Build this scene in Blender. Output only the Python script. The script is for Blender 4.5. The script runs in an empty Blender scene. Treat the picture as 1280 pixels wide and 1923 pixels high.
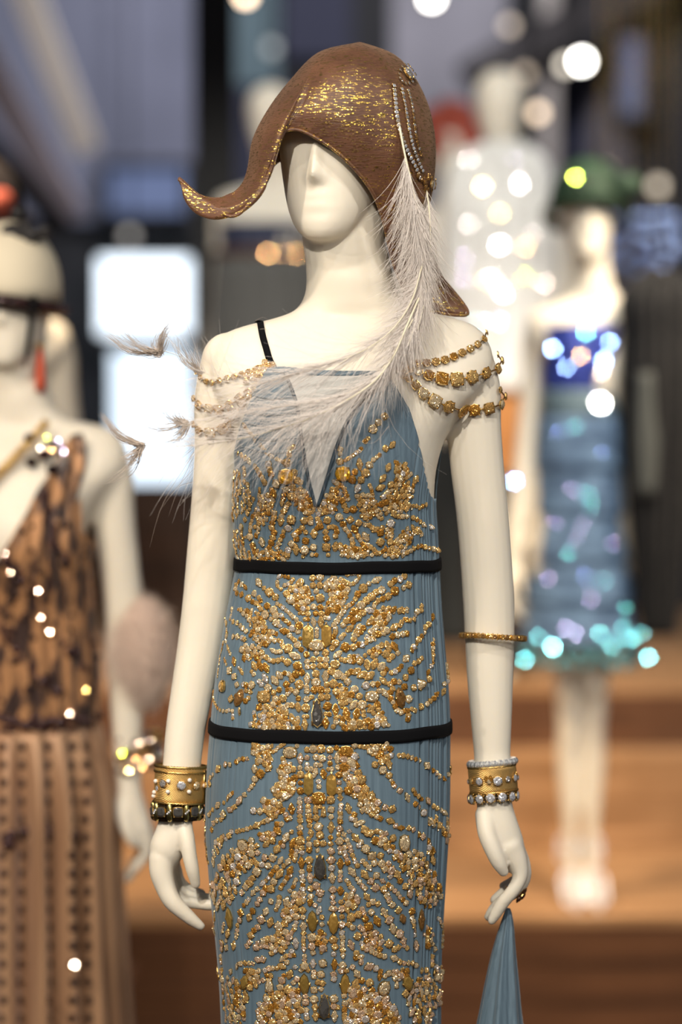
import bpy, math, random
import numpy as np
from mathutils import Vector, Matrix
from mathutils.bvhtree import BVHTree

random.seed(7); rng = np.random.default_rng(7)
SC = bpy.context.scene
COL = SC.collection

# ------------------------------------------------------------------ camera
FPX = 4286.0                       # focal length in pixels of the 1280x1923 frame
CAM = Vector((0.0, -3.0, 1.37))
TILT = math.atan((961.5 - 790.0) / FPX)
cd = bpy.data.cameras.new('camera'); cam = bpy.data.objects.new('camera', cd); COL.objects.link(cam)
cd.sensor_fit = 'VERTICAL'; cd.sensor_height = 36.0
cd.lens = FPX * 36.0 / 1923.0
cd.clip_end = 100
cam.location = CAM
cam.rotation_euler = (math.pi / 2 - TILT, 0, 0)
cd.dof.use_dof = True
cd.dof.focus_distance = 2.93
cd.dof.aperture_fstop = cd.lens / 56.0
SC.camera = cam

# ------------------------------------------------------------------ view, world, lamps of the hall, added fill and sparkle lamps
SC.view_settings.view_transform = 'Standard'
SC.view_settings.look = 'None'
SC.view_settings.gamma = 1.0
SC.view_settings.use_curve_mapping = False
SC.view_settings.exposure = 0.0
W = bpy.data.worlds.new('hall_air'); SC.world = W; W.use_nodes = True
W.node_tree.nodes['Background'].inputs[0].default_value = (0.80, 0.86, 1.0, 1)
W.node_tree.nodes['Background'].inputs[1].default_value = 0.10

def spot(name, loc, target, power, color=(1, .9, .76), size=40, radius=.06, blend=.5):
    l = bpy.data.lights.new(name, 'SPOT'); l.energy = power; l.color = color
    l.spot_size = math.radians(size); l.spot_blend = blend; l.shadow_soft_size = radius
    o = bpy.data.objects.new(name, l); COL.objects.link(o); o.location = loc
    o.rotation_euler = (Vector(target) - Vector(loc)).to_track_quat('-Z', 'Y').to_euler()
    return o
KEY = Vector((-.72, -3.2, 3.15))
spot('key_spotlight', KEY, (0, 0, 1.05), 355, (1, .92, .80), 52, .05)
spot('added_front_fill', (1.2, -3.6, 2.6), (0.05, 0, .9), 110, (1, .92, .80), 40, .30)  # soft fill lamp added out of view to lift the front of the figure
spot('added_sparkle_left', (-2.6, -2.2, 3.4), (0, 0, 1.0), 140, (1, .88, .72), 40, .04)  # added unseen lamp, gives the crystals glints from the left
spot('added_sparkle_right', (2.5, -2.0, 3.6), (0, 0, 1.0), 120, (1, .95, .9), 40, .04)  # added likewise for glints from the right
spot('added_sparkle_high', (.3, -1.9, 4.0), (0, 0, .9), 110, (1, .92, .8), 40, .04)  # added likewise, high up, for more glints on the gown
spot('left_dress_spotlight', (-2.2, -2.0, 3.8), (-.6, .95, 1.0), 300, (1, .84, .66), 36, .08)
spot('blue_dress_spotlight', (1.9, -.6, 4.0), (.6, 2.6, 1.1), 430, (1, .95, .88), 34, .08)
spot('white_dress_spotlight', (.9, .6, 4.4), (.5, 3.9, 1.7), 360, (1, .97, .90), 40, .08)
spot('back_left_spotlight', (-1.6, .8, 4.4), (-.4, 4.0, 1.6), 330, (1, .95, .86), 40, .08)
spot('step_spotlight_right', (1.9, 1.3, 3.6), (.95, 3.0, .2), 560, (1, .80, .56), 56, .12)
spot('step_spotlight_left', (-1.2, 1.5, 3.6), (-.75, 3.0, .2), 750, (1, .78, .52), 56, .12)
spot('rear_wall_wash', (.3, 5.2, 5.2), (.4, 9, 3.0), 900, (.95, .94, 1.0), 90, .3)

# ------------------------------------------------------------------ helpers
_ct, _st = math.cos(TILT), math.sin(TILT)
def P(px, py, y):
    """point on the ray of photo pixel (px, py) at world depth y"""
    u = (px - 640.0) / FPX; v = -(py - 961.5) / FPX
    d = Vector((u, _ct + v * _st, -_st + v * _ct))
    t = (y - CAM.y) / d.y
    return CAM + d * t
def raydir(px, py):
    u = (px - 640.0) / FPX; v = -(py - 961.5) / FPX
    return Vector((u, _ct + v * _st, -_st + v * _ct)).normalized()
PX = 0.0007                         # metres per pixel at the gown

def herm(xs, ys, x):
    """smooth interpolation (Catmull-Rom slopes) of ys (n or n,k) at x"""
    xs = np.asarray(xs, float); ys = np.asarray(ys, float); x = np.clip(np.asarray(x, float), xs[0], xs[-1])
    m = np.gradient(ys, xs, axis=0) if len(xs) > 2 else np.repeat([(ys[1] - ys[0]) / (xs[1] - xs[0])], 2, axis=0)
    i = np.clip(np.searchsorted(xs, x) - 1, 0, len(xs) - 2)
    h = xs[i + 1] - xs[i]; t = (x - xs[i]) / h
    if ys.ndim > 1: h = h[..., None]; t = t[..., None]
    return ((2*t**3 - 3*t**2 + 1) * ys[i] + (t**3 - 2*t**2 + t) * h * m[i]
            + (-2*t**3 + 3*t**2) * ys[i+1] + (t**3 - t**2) * h * m[i+1])
def smooth_path(pts, n):
    p = np.asarray(pts, float)
    s = np.concatenate([[0], np.cumsum(np.linalg.norm(np.diff(p[:, :3], axis=0), axis=1) + 1e-9)])
    return herm(s, p, np.linspace(0, s[-1], n))

def tag(o, label=None, cat=None, group=None, kind=None):
    if label: o['label'] = label
    if cat: o['category'] = cat
    if group: o['group'] = group
    if kind: o['kind'] = kind
    return o
def link(o, parent=None):
    COL.objects.link(o)
    if parent is not None:
        o.parent = parent
        def wl(q): return q.location + ((wl(q.parent) + q.matrix_parent_inverse.translation) if q.parent else Vector())
        o.matrix_parent_inverse = Matrix.Translation(-wl(parent))
    return o
def mk(name, verts, faces, mats, parent=None, smooth=True, fmat=None):
    me = bpy.data.meshes.new(name)
    me.from_pydata([tuple(map(float, v)) for v in verts], [], [tuple(map(int, f)) for f in faces])
    for m in (mats if isinstance(mats, (list, tuple)) else [mats]): me.materials.append(m)
    if fmat is not None: me.polygons.foreach_set('material_index', np.asarray(fmat, np.int32))
    me.polygons.foreach_set('use_smooth', [smooth] * len(me.polygons))
    me.update()
    return link(bpy.data.objects.new(name, me), parent)
def empty(name, loc, label, cat, group=None):
    o = bpy.data.objects.new(name, None); o.empty_display_size = .05; COL.objects.link(o); o.location = loc
    return tag(o, label, cat, group)

def loft(rings, closed=True, cap=True):
    R = [np.asarray(r, float) for r in rings]; n = len(R[0]); V = np.concatenate(R); F = []
    for k in range(len(R) - 1):
        for i in range(n if closed else n - 1):
            j = (i + 1) % n
            F.append((k*n + i, k*n + j, (k+1)*n + j, (k+1)*n + i))
    if cap and closed:
        c0 = len(V); V = np.concatenate([V, [R[0].mean(0)], [R[-1].mean(0)]])
        for i in range(n):
            j = (i + 1) % n
            F.append((c0, j, i)); F.append((c0 + 1, (len(R)-1)*n + i, (len(R)-1)*n + j))
    return V, F
def tube(path, radii, seg=10, flat=1.0, cap=True):
    p = np.asarray(path, float); r = np.broadcast_to(np.asarray(radii, float), (len(p),))
    rings = []; up = None
    for k in range(len(p)):
        t = p[min(k+1, len(p)-1)] - p[max(k-1, 0)]; t /= np.linalg.norm(t) + 1e-12
        if up is None:
            up = np.array([0, 1., 0]) if abs(t[1]) < .8 else np.array([1., 0, 0])
        a = np.cross(up, t); a /= np.linalg.norm(a) + 1e-12; up = np.cross(t, a)
        th = np.linspace(0, 2*np.pi, seg, endpoint=False)
        rings.append(p[k] + r[k] * (np.cos(th)[:, None] * a + flat * np.sin(th)[:, None] * up))
    return loft(rings, True, cap)
def ball(c, rx, ry=None, rz=None, nu=20, nv=12):
    ry = ry or rx; rz = rz or rx
    rings = []
    for k in range(1, nv):
        ph = math.pi * k / nv; th = np.linspace(0, 2*np.pi, nu, endpoint=False)
        rings.append(np.stack([c[0] + rx*math.sin(ph)*np.cos(th), c[1] + ry*math.sin(ph)*np.sin(th), np.full(nu, c[2] + rz*math.cos(ph))], 1))
    return loft(rings)
def box(c, s):
    x, y, z = np.array(s) / 2; c = np.array(c)
    v = np.array([[a*x, b*y, d*z] for a in (-1, 1) for b in (-1, 1) for d in (-1, 1)]) + c
    return v, [(0,1,3,2), (4,6,7,5), (0,4,5,1), (2,3,7,6), (0,2,6,4), (1,5,7,3)]
def joinm(parts):
    V = []; F = []; o = 0
    for v, f in parts:
        V.append(np.asarray(v, float)); F += [tuple(i + o for i in q) for q in f]; o += len(v)
    return np.concatenate(V), F
def remeshed(name, parts, voxel, mat, parent=None, smooth_it=4, smooth_f=.5):
    V, F = joinm(parts)
    o = mk('tmp_body', V, F, mat)
    m = o.modifiers.new('r', 'REMESH'); m.mode = 'VOXEL'; m.voxel_size = voxel; m.use_smooth_shade = True
    s = o.modifiers.new('s', 'SMOOTH'); s.iterations = smooth_it; s.factor = smooth_f
    dg = bpy.context.evaluated_depsgraph_get(); dg.update()
    me = bpy.data.meshes.new_from_object(o.evaluated_get(dg))
    old = o.data; bpy.data.objects.remove(o); bpy.data.meshes.remove(old)
    me.name = name; me.materials.clear(); me.materials.append(mat)
    me.polygons.foreach_set('use_smooth', [True] * len(me.polygons))
    return link(bpy.data.objects.new(name, me), parent)

# ------------------------------------------------------------------ materials
def mat(name, color, rough=.5, metal=0.0, **kw):
    m = bpy.data.materials.new(name); m.use_nodes = True
    b = m.node_tree.nodes['Principled BSDF']
    b.inputs['Base Color'].default_value = (*color, 1); b.inputs['Roughness'].default_value = rough
    b.inputs['Metallic'].default_value = metal
    for k, v in kw.items():
        b.inputs[k.replace('_', ' ')].default_value = v
    return m
def nodes(m): return m.node_tree.nodes, m.node_tree.links, m.node_tree.nodes['Principled BSDF']
def noise_col(m, c1, c2, scale=(8, 8, 8), lo=.35, hi=.65, detail=4, bump=0, coord='Object'):
    N, L, b = nodes(m)
    tc = N.new('ShaderNodeTexCoord'); mp = N.new('ShaderNodeMapping'); mp.inputs['Scale'].default_value = scale
    nz = N.new('ShaderNodeTexNoise'); nz.inputs['Scale'].default_value = 1; nz.inputs['Detail'].default_value = detail
    cr = N.new('ShaderNodeValToRGB'); cr.color_ramp.elements[0].position = lo; cr.color_ramp.elements[1].position = hi
    cr.color_ramp.elements[0].color = (*c1, 1); cr.color_ramp.elements[1].color = (*c2, 1)
    L.new(tc.outputs[coord], mp.inputs[0]); L.new(mp.outputs[0], nz.inputs['Vector']); L.new(nz.outputs[0], cr.inputs[0])
    L.new(cr.outputs[0], b.inputs['Base Color'])
    if bump:
        bp = N.new('ShaderNodeBump'); bp.inputs['Strength'].default_value = bump; bp.inputs['Distance'].default_value = .002
        L.new(nz.outputs[0], bp.inputs['Height']); L.new(bp.outputs[0], b.inputs['Normal'])
    return m
def emis(name, color, strength):
    m = mat(name, (0, 0, 0)); b = m.node_tree.nodes['Principled BSDF']
    b.inputs['Emission Color'].default_value = (*color, 1); b.inputs['Emission Strength'].default_value = strength
    return m

M_SKIN = mat('mannequin_resin', (.80, .735, .62), .42, Subsurface_Weight=.25, Subsurface_Scale=.012, Subsurface_Radius=(1, .85, .6), Specular_IOR_Level=.35)
M_GOLD = mat('gold_setting', (.75, .50, .18), .30, 1.0)
M_BLACK = mat('black_ribbon', (.005, .005, .006), .95, Specular_IOR_Level=.12)
def gemmat(name, col, rough, metal, cells=1250, k=1.15):
    """cut stone: small flat facets, each tilted its own way"""
    m = mat(name, col, rough, metal * .85, Coat_Weight=.5, Coat_Roughness=.06)
    N, L, b = nodes(m); g = N.new('ShaderNodeNewGeometry'); v = N.new('ShaderNodeTexVoronoi'); v.inputs['Scale'].default_value = cells
    L.new(g.outputs['Position'], v.inputs['Vector'])
    a = N.new('ShaderNodeVectorMath'); a.operation = 'SUBTRACT'; a.inputs[1].default_value = (.5, .5, .5); L.new(v.outputs['Color'], a.inputs[0])
    c = N.new('ShaderNodeVectorMath'); c.operation = 'SCALE'; c.inputs['Scale'].default_value = k; L.new(a.outputs[0], c.inputs[0])
    d = N.new('ShaderNodeVectorMath'); L.new(g.outputs['Normal'], d.inputs[0]); L.new(c.outputs[0], d.inputs[1])
    e = N.new('ShaderNodeVectorMath'); e.operation = 'NORMALIZE'; L.new(d.outputs[0], e.inputs[0]); L.new(e.outputs[0], b.inputs['Normal']); L.new(e.outputs[0], b.inputs['Coat Normal'])
    return m
M_GEM = {
    'amber': gemmat('amber_crystal', (.66, .31, .05), .12, .80),
    'topaz': gemmat('topaz_crystal', (.92, .58, .21), .11, .78),
    'champ': gemmat('champagne_crystal', (1.0, .77, .46), .11, .75),
    'pale': gemmat('clear_crystal', (1.0, .90, .80), .12, .80),
    'yellow': gemmat('yellow_crystal', (.90, .46, .03), .14, .6, 520, .7),
    'bronze': gemmat('bronze_crystal', (.40, .25, .06), .22, .6, 300, .22),
    'smoky': gemmat('smoky_crystal', (.075, .07, .065), .12, .3, 260, .35),
    'brown': gemmat('brown_crystal', (.34, .17, .05), .15, .7, 500, .4),
    'honeyflat': gemmat('amber_flat_stone', (.62, .36, .08), .2, .7, 300, .22),
    'rose': gemmat('rose_champagne_crystal', (1.0, .70, .47), .11, .8),
    'silver': gemmat('silver_crystal', (.95, .95, 1.0), .12, .8, 1250, .8),
}
# ------------------------------------------------------------------ the hall: floor, steps, walls, windows
def wood(name, c1, c2, rough=.45):
    m = mat(name, c1, rough); return noise_col(m, c1, c2, (2.2, 30, 30), .3, .72, 5, .1)
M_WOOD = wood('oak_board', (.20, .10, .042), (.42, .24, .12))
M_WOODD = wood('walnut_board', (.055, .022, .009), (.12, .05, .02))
M_FLOOR = wood('floor_wood', (.05, .02, .01), (.10, .045, .02))
FLOORZ = -.14
def struct(name, v, f, m, parent=None):
    o = mk(name, v, f, m, parent, False)
    if parent is None: o['kind'] = 'structure'
    return o
floor = struct('floor', *box((0, 3.5, FLOORZ - .05), (16, 22, .1)), M_FLOOR)
plinth = empty('low_plinth', (0, 0, FLOORZ), 'low dark wooden plinth under the mannequin in the blue gown', 'plinth')
mk('plinth_top', *box((0, 0, -.02), (1.05, .9, .04)), M_WOODD, plinth, False)
mk('plinth_base', *box((0, 0, (FLOORZ - .04) / 2), (1.0, .85, -FLOORZ - .04)), M_WOODD, plinth, False)
# stepped display platform: each step is a carcass with boards laid on its tread and front
def step(label, y0, y1, z0, z1, m, boards, skew=0.0):
    s = empty('display_step', (0, (y0 + y1) / 2, z0), label, 'step'); s['kind'] = 'structure'; del s['category']
    mk('carcass', *box((0, (y0 + y1) / 2 + .012, (z0 + z1) / 2 - .012), (7.6, y1 - y0 - .024, z1 - z0 - .024)), M_WOODD, s, False)
    n = boards[0]; d = (y1 - y0) / n
    tb = bpy.data.meshes.new('tread_board'); v, f = box((0, 0, 0), (7.6, d - .004, .022)); tb.from_pydata([tuple(q) for q in v], [], f); tb.materials.append(m)
    for k in range(n):
        o = link(bpy.data.objects.new('tread_board', tb), s); o.location = (.03 * (k % 3), y0 + d * (k + .5), z1 - .011 + .0012 * (k % 2))
    n = boards[1]; h = (z1 - z0 - .022) / n
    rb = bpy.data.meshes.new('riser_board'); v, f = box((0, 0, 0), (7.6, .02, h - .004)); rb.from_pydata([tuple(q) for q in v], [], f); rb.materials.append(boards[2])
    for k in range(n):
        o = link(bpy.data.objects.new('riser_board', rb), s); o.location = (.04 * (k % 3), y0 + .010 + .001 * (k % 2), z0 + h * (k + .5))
    return s
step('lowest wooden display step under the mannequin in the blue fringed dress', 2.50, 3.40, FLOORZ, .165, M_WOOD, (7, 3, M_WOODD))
step('narrow middle wooden display step', 3.40, 3.58, FLOORZ, .425, M_WOOD, (2, 4, M_WOOD))
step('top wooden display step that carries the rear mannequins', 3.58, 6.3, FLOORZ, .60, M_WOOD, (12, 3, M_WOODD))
# low wooden screen at the back of the platform
scr = empty('wood_screen', (-2.0, 6.2, .6), 'low dark wooden screen below the bright windows', 'screen')
for k in range(12):
    x = -3.35 + k * .24
    mk('screen_panel', *box((x, 6.2, .6 + .24), (.232, .03, .48)), M_WOODD, scr, False)
mk('screen_rail', *box((-2.03, 6.2, 1.10), (2.9, .05, .04)), M_WOODD, scr, False)
# rear wall in panels (some grey, some dark)
M_WALL = noise_col(mat('grey_plaster', (.2, .2, .23), .8), (.16, .155, .17), (.26, .25, .28), (1.2, 1.2, 1.2))
M_WALLB = noise_col(mat('blue_grey_plaster', (.2, .2, .25), .8), (.13, .14, .19), (.20, .21, .28), (1.0, 1, 1))
M_WALLD = mat('dark_wall', (.010, .010, .012), .8)
M_NAVYW = mat('navy_wall', (.02, .022, .045), .8)
M_BEIGEC = mat('beige_post', (.38, .34, .31), .7)
def wpanel(name, px0, px1, py0, py1, y, m, th=.06, struct_=True, parent=None):
    a = P(px0, py1, y); b = P(px1, py0, y)
    return struct(name, *box(((a.x + b.x) / 2, y + th / 2, (a.z + b.z) / 2), (b.x - a.x, th, b.z - a.z)), m, parent)
wall = struct('wall_back', *box((0, 9.3, 2.9), (16, .2, 6.2)), M_WALLD)
wpanel('wall_panel', -500, 372, -500, 415, 9.1, M_WALLB, parent=wall)
wpanel('wall_panel', 436, 520, -500, 160, 9.1, mat('teal_wall', (.10, .15, .17), .8), parent=wall)
wpanel('wall_panel', 440, 660, 160, 620, 9.12, M_NAVYW, parent=wall)
wpanel('wall_panel', 530, 660, -500, 110, 9.1, M_NAVYW, parent=wall)
wpanel('wall_panel', 735, 960, -500, 520, 9.1, M_WALL, parent=wall)
wpanel('wall_panel', 1058, 1106, 150, 640, 9.1, M_NAVYW, parent=wall)
wpanel('wall_panel', 1106, 1180, 150, 640, 9.1, mat('taupe_wall', (.12, .105, .11), .8), parent=wall)
def post(name, px, w, y, m, label, cat='column'):
    c = P(px, 500, y); z0 = .6 if y < 6.3 else FLOORZ
    e = empty(name, (c.x, y, z0), label, cat)
    mk('shaft', *box((c.x, y, (z0 + 5.2) / 2), (w, w * .8, 5.2 - z0)), m, e, False)
    mk('base_block', *box((c.x, y, z0 + .05), (w * 1.15, w * .95, .10)), m, e, False)
    return e
post('black_column', 404, .152, 5.4, mat('black_column', (.004, .004, .005), .6), 'square black column beside the bright windows')
post('beige_column', 1026, .09, 8.7, M_BEIGEC, 'slim beige column behind the white dress')
# sloping ceiling beams at the upper left
def beam(px0, py0, px1, py1, y, w, m, label):
    a = P(px0, py0, y); b = P(px1, py1, y + .6); d = (b - a); n = d.normalized(); s = Vector((0, 1, 0)).cross(n).normalized(); t = n.cross(s)
    V = [p + s * i * w / 2 + t * j * .06 for p in (a, b) for i in (-1, 1) for j in (-1, 1)]
    o = mk('ceiling_beam', V, [(0,1,3,2), (4,6,7,5), (0,4,5,1), (2,3,7,6), (0,2,6,4), (1,5,7,3)], m, None, False); tag(o, label, 'beam')
beam(10, -120, 160, 275, 6.9, .12, mat('beige_beam', (.75, .68, .58), .7), 'beige sloping ceiling beam above the bright windows')
beam(-70, 40, 130, 400, 6.7, .13, mat('mauve_beam', (.45, .38, .40), .7), 'grey mauve sloping ceiling beam below the beige one')
beam(-90, 190, 110, 420, 6.5, .10, mat('dark_beam', (.03, .03, .035), .7), 'dark sloping ceiling beam below the grey mauve one')
beam(880, 150, 1310, -90, 8.4, .18, mat('dark_beam2', (.035, .03, .03), .7), 'dark sloping ceiling beam above the beige column')
# bright windows
def window(n, px0, px1, py0, py1, col, strength, y=9.02, bars=()):
    a = P(px0, py1, y); b = P(px1, py0, y); cx, cz = (a.x + b.x) / 2, (a.z + b.z) / 2; w, h = b.x - a.x, b.z - a.z
    e = bpy.data.objects.new('window_%d' % n, None); COL.objects.link(e); e.location = (cx, y, a.z); e['kind'] = 'structure'
    mk('pane', *box((cx, y + .02, cz), (w, .01, h)), emis('daylight_%d' % n, col, strength), e, False)
    fm = M_WALLD
    for nm, c, s in (('frame_rail', (cx, y, a.z - .02), (w + .08, .05, .04)), ('frame_rail', (cx, y, b.z + .02), (w + .08, .05, .04)), ('frame_stile', (a.x - .02, y, cz), (.04, .05, h)), ('frame_stile', (b.x + .02, y, cz), (.04, .05, h))):
        mk(nm, *box(c, s), fm, e, False)
window(1, 186, 356, 484, 628, (.80, .90, 1.0), 2.6)
window(2, 212, 356, 660, 910, (.74, .87, 1.0), 1.9)
window(3, 205, 345, 318, 400, (.30, .40, .75), .42)
window(4, 1165, 1205, 70, 215, (.35, .42, .75), .30)
# spotlights of the hall, seen out of focus
M_CAN = mat('lamp_can', (.01, .01, .01), .5)
def lamp(px, py, y, d, col, s, label):
    p = P(px, py, y); e = empty('spotlight', p, label, 'lamp', 'hall spotlights')
    dirn = (CAM - p).normalized()
    q = [tuple(p - dirn * k) for k in (0, .02, .12, .16)]
    v, f = tube(q, [d * .62, d * .66, d * .6, d * .3], 16); mk('housing', v, f, M_CAN, e)
    v, f = tube([tuple(p + dirn * .001), tuple(p + dirn * .004)], d * .5, 20); mk('lens', v, f, emis('lamp_glow', col, s), e)
    v, f = tube([tuple(p - dirn * .1), (p.x - dirn.x * .1, p.y - dirn.y * .1, 5.2)], .008, 8); mk('stem', v, f, M_CAN, e)
lamp(1092, 115, 7.8, .055, (1, .97, .90), 26, 'bright white hall spotlight beside the beige column')
lamp(1062, 122, 8.3, .05, (1, .9, .75), 4, 'faint warm hall spotlight behind the bright white one')
lamp(810, -4, 7.8, .055, (1, .96, .88), 20, 'white hall spotlight above the brown hat')
lamp(461, -8, 7.6, .05, (1, .74, .50), 11, 'peach hall spotlight beside the black column')
lamp(956, 48, 7.8, .05, (1, .82, .66), 1.8, 'dim beige hall spotlight above the white dress')
lamp(985, 138, 7.8, .05, (1, .8, .6), 1.5, 'very dim hall spotlight beside the pale head')
lamp(1010, 212, 7.0, .05, (1, .76, .54), 4.2, 'peach hall spotlight by the shoulder of the white dress')
lamp(1136, 320, 7.0, .045, (1, .8, .62), 1.5, 'dim pinkish hall spotlight above the green hat')
lamp(1235, 350, 7.4, .06, (1, .85, .66), 1.8, 'dim cream hall spotlight beside the dark coat')
lamp(510, 90, 8.6, .055, (.7, .75, .75), 1.2, 'dim grey hall spotlight behind the brown hat')
lamp(243, 443, 8.6, .055, (.9, .85, .8), 1.0, 'dim hall spotlight between the upper windows')
# ------------------------------------------------------------------ mannequin bodies
def sup(th, n):
    c, s = np.cos(th), np.sin(th)
    return np.sign(c) * np.abs(c)**(2/n), np.sign(s) * np.abs(s)**(2/n)
TORSO = [  # photo row, left, right, half depth, depth centre, front bias
    (470, 574, 728, .050, .012), (500, 574, 733, .051, .012), (530, 575, 741, .053, .012), (556, 571, 750, .054, .014), (576, 560, 772, .055, .016),
    (586, 548, 790, .055, .017), (594, 528, 836, .055, .017), (602, 500, 866, .056, .017), (611, 464, 888, .057, .016), (621, 434, 902, .059, .015), (640, 406, 915, .064, .012),
    (680, 392, 926, .074, .008), (720, 396, 916, .084, .005), (770, 418, 874, .092, .002), (820, 440, 838, .097, 0),
    (870, 449, 821, .099, 0), (950, 448, 814, .096, 0), (1060, 453, 814, .086, 0), (1200, 425, 825, .095, 0),
    (1360, 403, 836, .108, 0), (1500, 393, 836, .114, 0), (1620, 400, 828, .11, 0), (1720, 410, 822, .10, 0)]
HEADROWS = [(-2, 6, 74, -58), (0, 16, 84, -40), (6, 30, 92, 0), (16, 41, 96, 25), (32, 51, 97, 45), (52, 59, 96, 62), (75, 65, 95, 76), (100, 70, 95, 87),
            (130, 74, 95, 96), (160, 74, 90, 98), (188, 66, 75, 88), (208, 48, 52, 66), (220, 28, 30, 40), (225, 8, 8, 10)]
def head_parts(base, turn, s=1.0):
    """base: world point under the chin on the head axis; turn: degrees to the viewer's left"""
    rings = []; th = np.linspace(0, 2*np.pi, 48, endpoint=False)
    zs = np.concatenate([np.linspace(-2, 12, 8), np.linspace(15, 215, 52), [219, 222, 224.5]])
    H = np.array(HEADROWS, float)
    for z in zs:
        w, f, b = [float(herm(H[:, 0], H[:, i], z)) for i in (1, 2, 3)]
        x, y = sup(th, 2.15)
        mid = (f - b) / 2; half = max((f + b) / 2, 2)
        X = w * x; Y = -mid + half * y      # front is -y
        front = np.clip(-y, 0, 1)**2
        # nose, brow hollows, lips, chin
        nose = 19 * np.interp(z, [66, 73, 79, 95, 120, 134], [0, 10/19, 1, .62, .22, 0])
        Y -= nose * np.exp(-(X / np.interp(z, [66, 79, 125], [10, 9, 6.5]))**2) * front
        eye = 2.5 * np.exp(-((z - 116) / 13)**2) * (np.exp(-((X - 29) / 15)**2) + np.exp(-((X + 29) / 15)**2))
        Y += eye * front
        Y -= 1.0 * front * np.exp(-(X / 17)**2) * (np.exp(-((z - 54) / 5)**2) + .9 * np.exp(-((z - 42) / 5)**2) - .5*np.exp(-((z - 48) / 2.5)**2))
        Y += 1.0 * front * np.exp(-(X / 22)**2) * np.exp(-((z - 31) / 6)**2)
        rings.append(np.stack([X, Y, np.full_like(X, z)], 1) / 1000 * s)
    V, F = loft(rings)
    a = -math.radians(turn); c, sn = math.cos(a), math.sin(a)
    R = np.array([[c, -sn, 0], [sn, c, 0], [0, 0, 1]])
    return V @ R.T + np.array(base), F
def arm_parts(M, pts, n=40, flat=.92):
    q = []
    for (px, py, r, dy) in pts:
        c = M(px, py, dy); q.append((c[0], c[1], c[2], r * PX))
    q = smooth_path(q, n)
    v = tube(q[:, :3], q[:, 3], 20, flat)
    return [v, ball(q[0, :3], q[0, 3]), ball(q[-1, :3], q[-1, 3])]
ARM_R = [(868, 664, 53, .012), (884, 720, 54, .012), (889, 800, 52, .014), (896, 880, 50.5, .016), (905, 960, 49.5, .018), (913, 1060, 49, .02), (918, 1150, 48.5, .02),
         (919, 1200, 47, .018), (920, 1280, 43.5, .012), (922, 1350, 39, .006), (924, 1430, 34, 0), (926, 1500, 33, -.004)]
ARM_L = [(430, 676, 52, .014), (416, 740, 51, .02), (413, 850, 49, .026), (406, 960, 49, .03), (397, 1050, 48, .03), (388, 1130, 46, .026),
         (375, 1220, 43.5, .018), (360, 1300, 40, .01), (347, 1380, 37.5, .002), (341, 1440, 36, -.004), (334, 1510, 33.5, -.008), (331, 1540, 31.5, -.010)]
HAND_R = [  # chains (px, py, radius px, depth)
    [(926, 1496, 33, -.004), (930, 1522, 34, -.006), (938, 1552, 35, -.008), (950, 1585, 34, -.008), (962, 1612, 28, -.006)],
    [(948, 1580, 26, .012), (966, 1610, 22, .018), (978, 1640, 14, .022)],
    [(955, 1590, 27, -.016), (970, 1618, 20, -.018), (976, 1645, 14.5, -.02), (966, 1668, 13, -.022), (946, 1692, 12.5, -.02), (928, 1720, 10.5, -.016), (923, 1728, 9, -.015)],
    [(960, 1595, 26, 0), (978, 1622, 18, 0), (984, 1646, 13.5, .0), (974, 1668, 12.5, -.002), (950, 1686, 12, -.004), (926, 1708, 10.5, -.002), (917, 1722, 9, 0)],
    [(962, 1596, 24, .014), (980, 1622, 16, .018), (984, 1646, 12.5, .02), (968, 1664, 11.5, .018), (946, 1676, 11, .016), (928, 1690, 9.5, .014)],
    [(966, 1600, 20, .026), (976, 1626, 13, .034), (974, 1646, 11, .036), (958, 1658, 10, .034), (944, 1664, 8.5, .032)],
    [(910, 1530, 19, -.018), (914, 1565, 17.5, -.03), (926, 1598, 16, -.036), (938, 1624, 13.5, -.036), (945, 1637, 10, -.034)]]
HAND_L = [
    [(331, 1536, 31, -.010), (324, 1566, 33, -.012), (314, 1594, 34, -.012), (306, 1618, 27, -.010)],
    [(304, 1612, 25, -.018), (303, 1636, 23, -.02), (310, 1664, 19.5, -.022), (322, 1690, 17.5, -.024), (344, 1713, 14.5, -.024), (364, 1730, 11.5, -.022), (376, 1739, 9, -.02)],
    [(308, 1612, 24, .004), (314, 1645, 18, .012), (324, 1676, 14, .016), (342, 1690, 11.5, .016), (372, 1697, 11, .012), (402, 1700, 10, .006), (418, 1700, 8, .002)],
    [(312, 1610, 22, .016), (322, 1642, 15, .026), (334, 1668, 12, .03), (352, 1680, 10.5, .03), (380, 1685, 10, .026), (410, 1689, 8.5, .02)],
    [(318, 1606, 18, .026), (330, 1635, 12.5, .038), (340, 1658, 10.5, .042), (356, 1670, 9.5, .042), (378, 1677, 8.5, .04)],
    [(345, 1552, 17, -.024), (351, 1580, 15.5, -.032), (356, 1608, 14, -.036), (362, 1636, 12.5, -.036), (367, 1660, 9.5, -.032)]]
LEGS = [[(545, 1640, 88, 0), (552, 1780, 78, 0), (560, 1900, 66, 0), (564, 2040, 52, 0), (566, 2110, 47, .002), (566, 2230, 50, .012), (570, 2380, 40, .012), (576, 2520, 27, .008), (578, 2590, 25, .008), (578, 2640, 26, .004)],
        [(680, 1640, 88, 0), (676, 1780, 78, 0), (672, 1900, 66, 0), (670, 2040, 52, 0), (668, 2110, 47, .002), (668, 2230, 50, .012), (664, 2380, 40, .012), (660, 2520, 27, .008), (658, 2590, 25, .008), (658, 2640, 26, .004)]]
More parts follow.
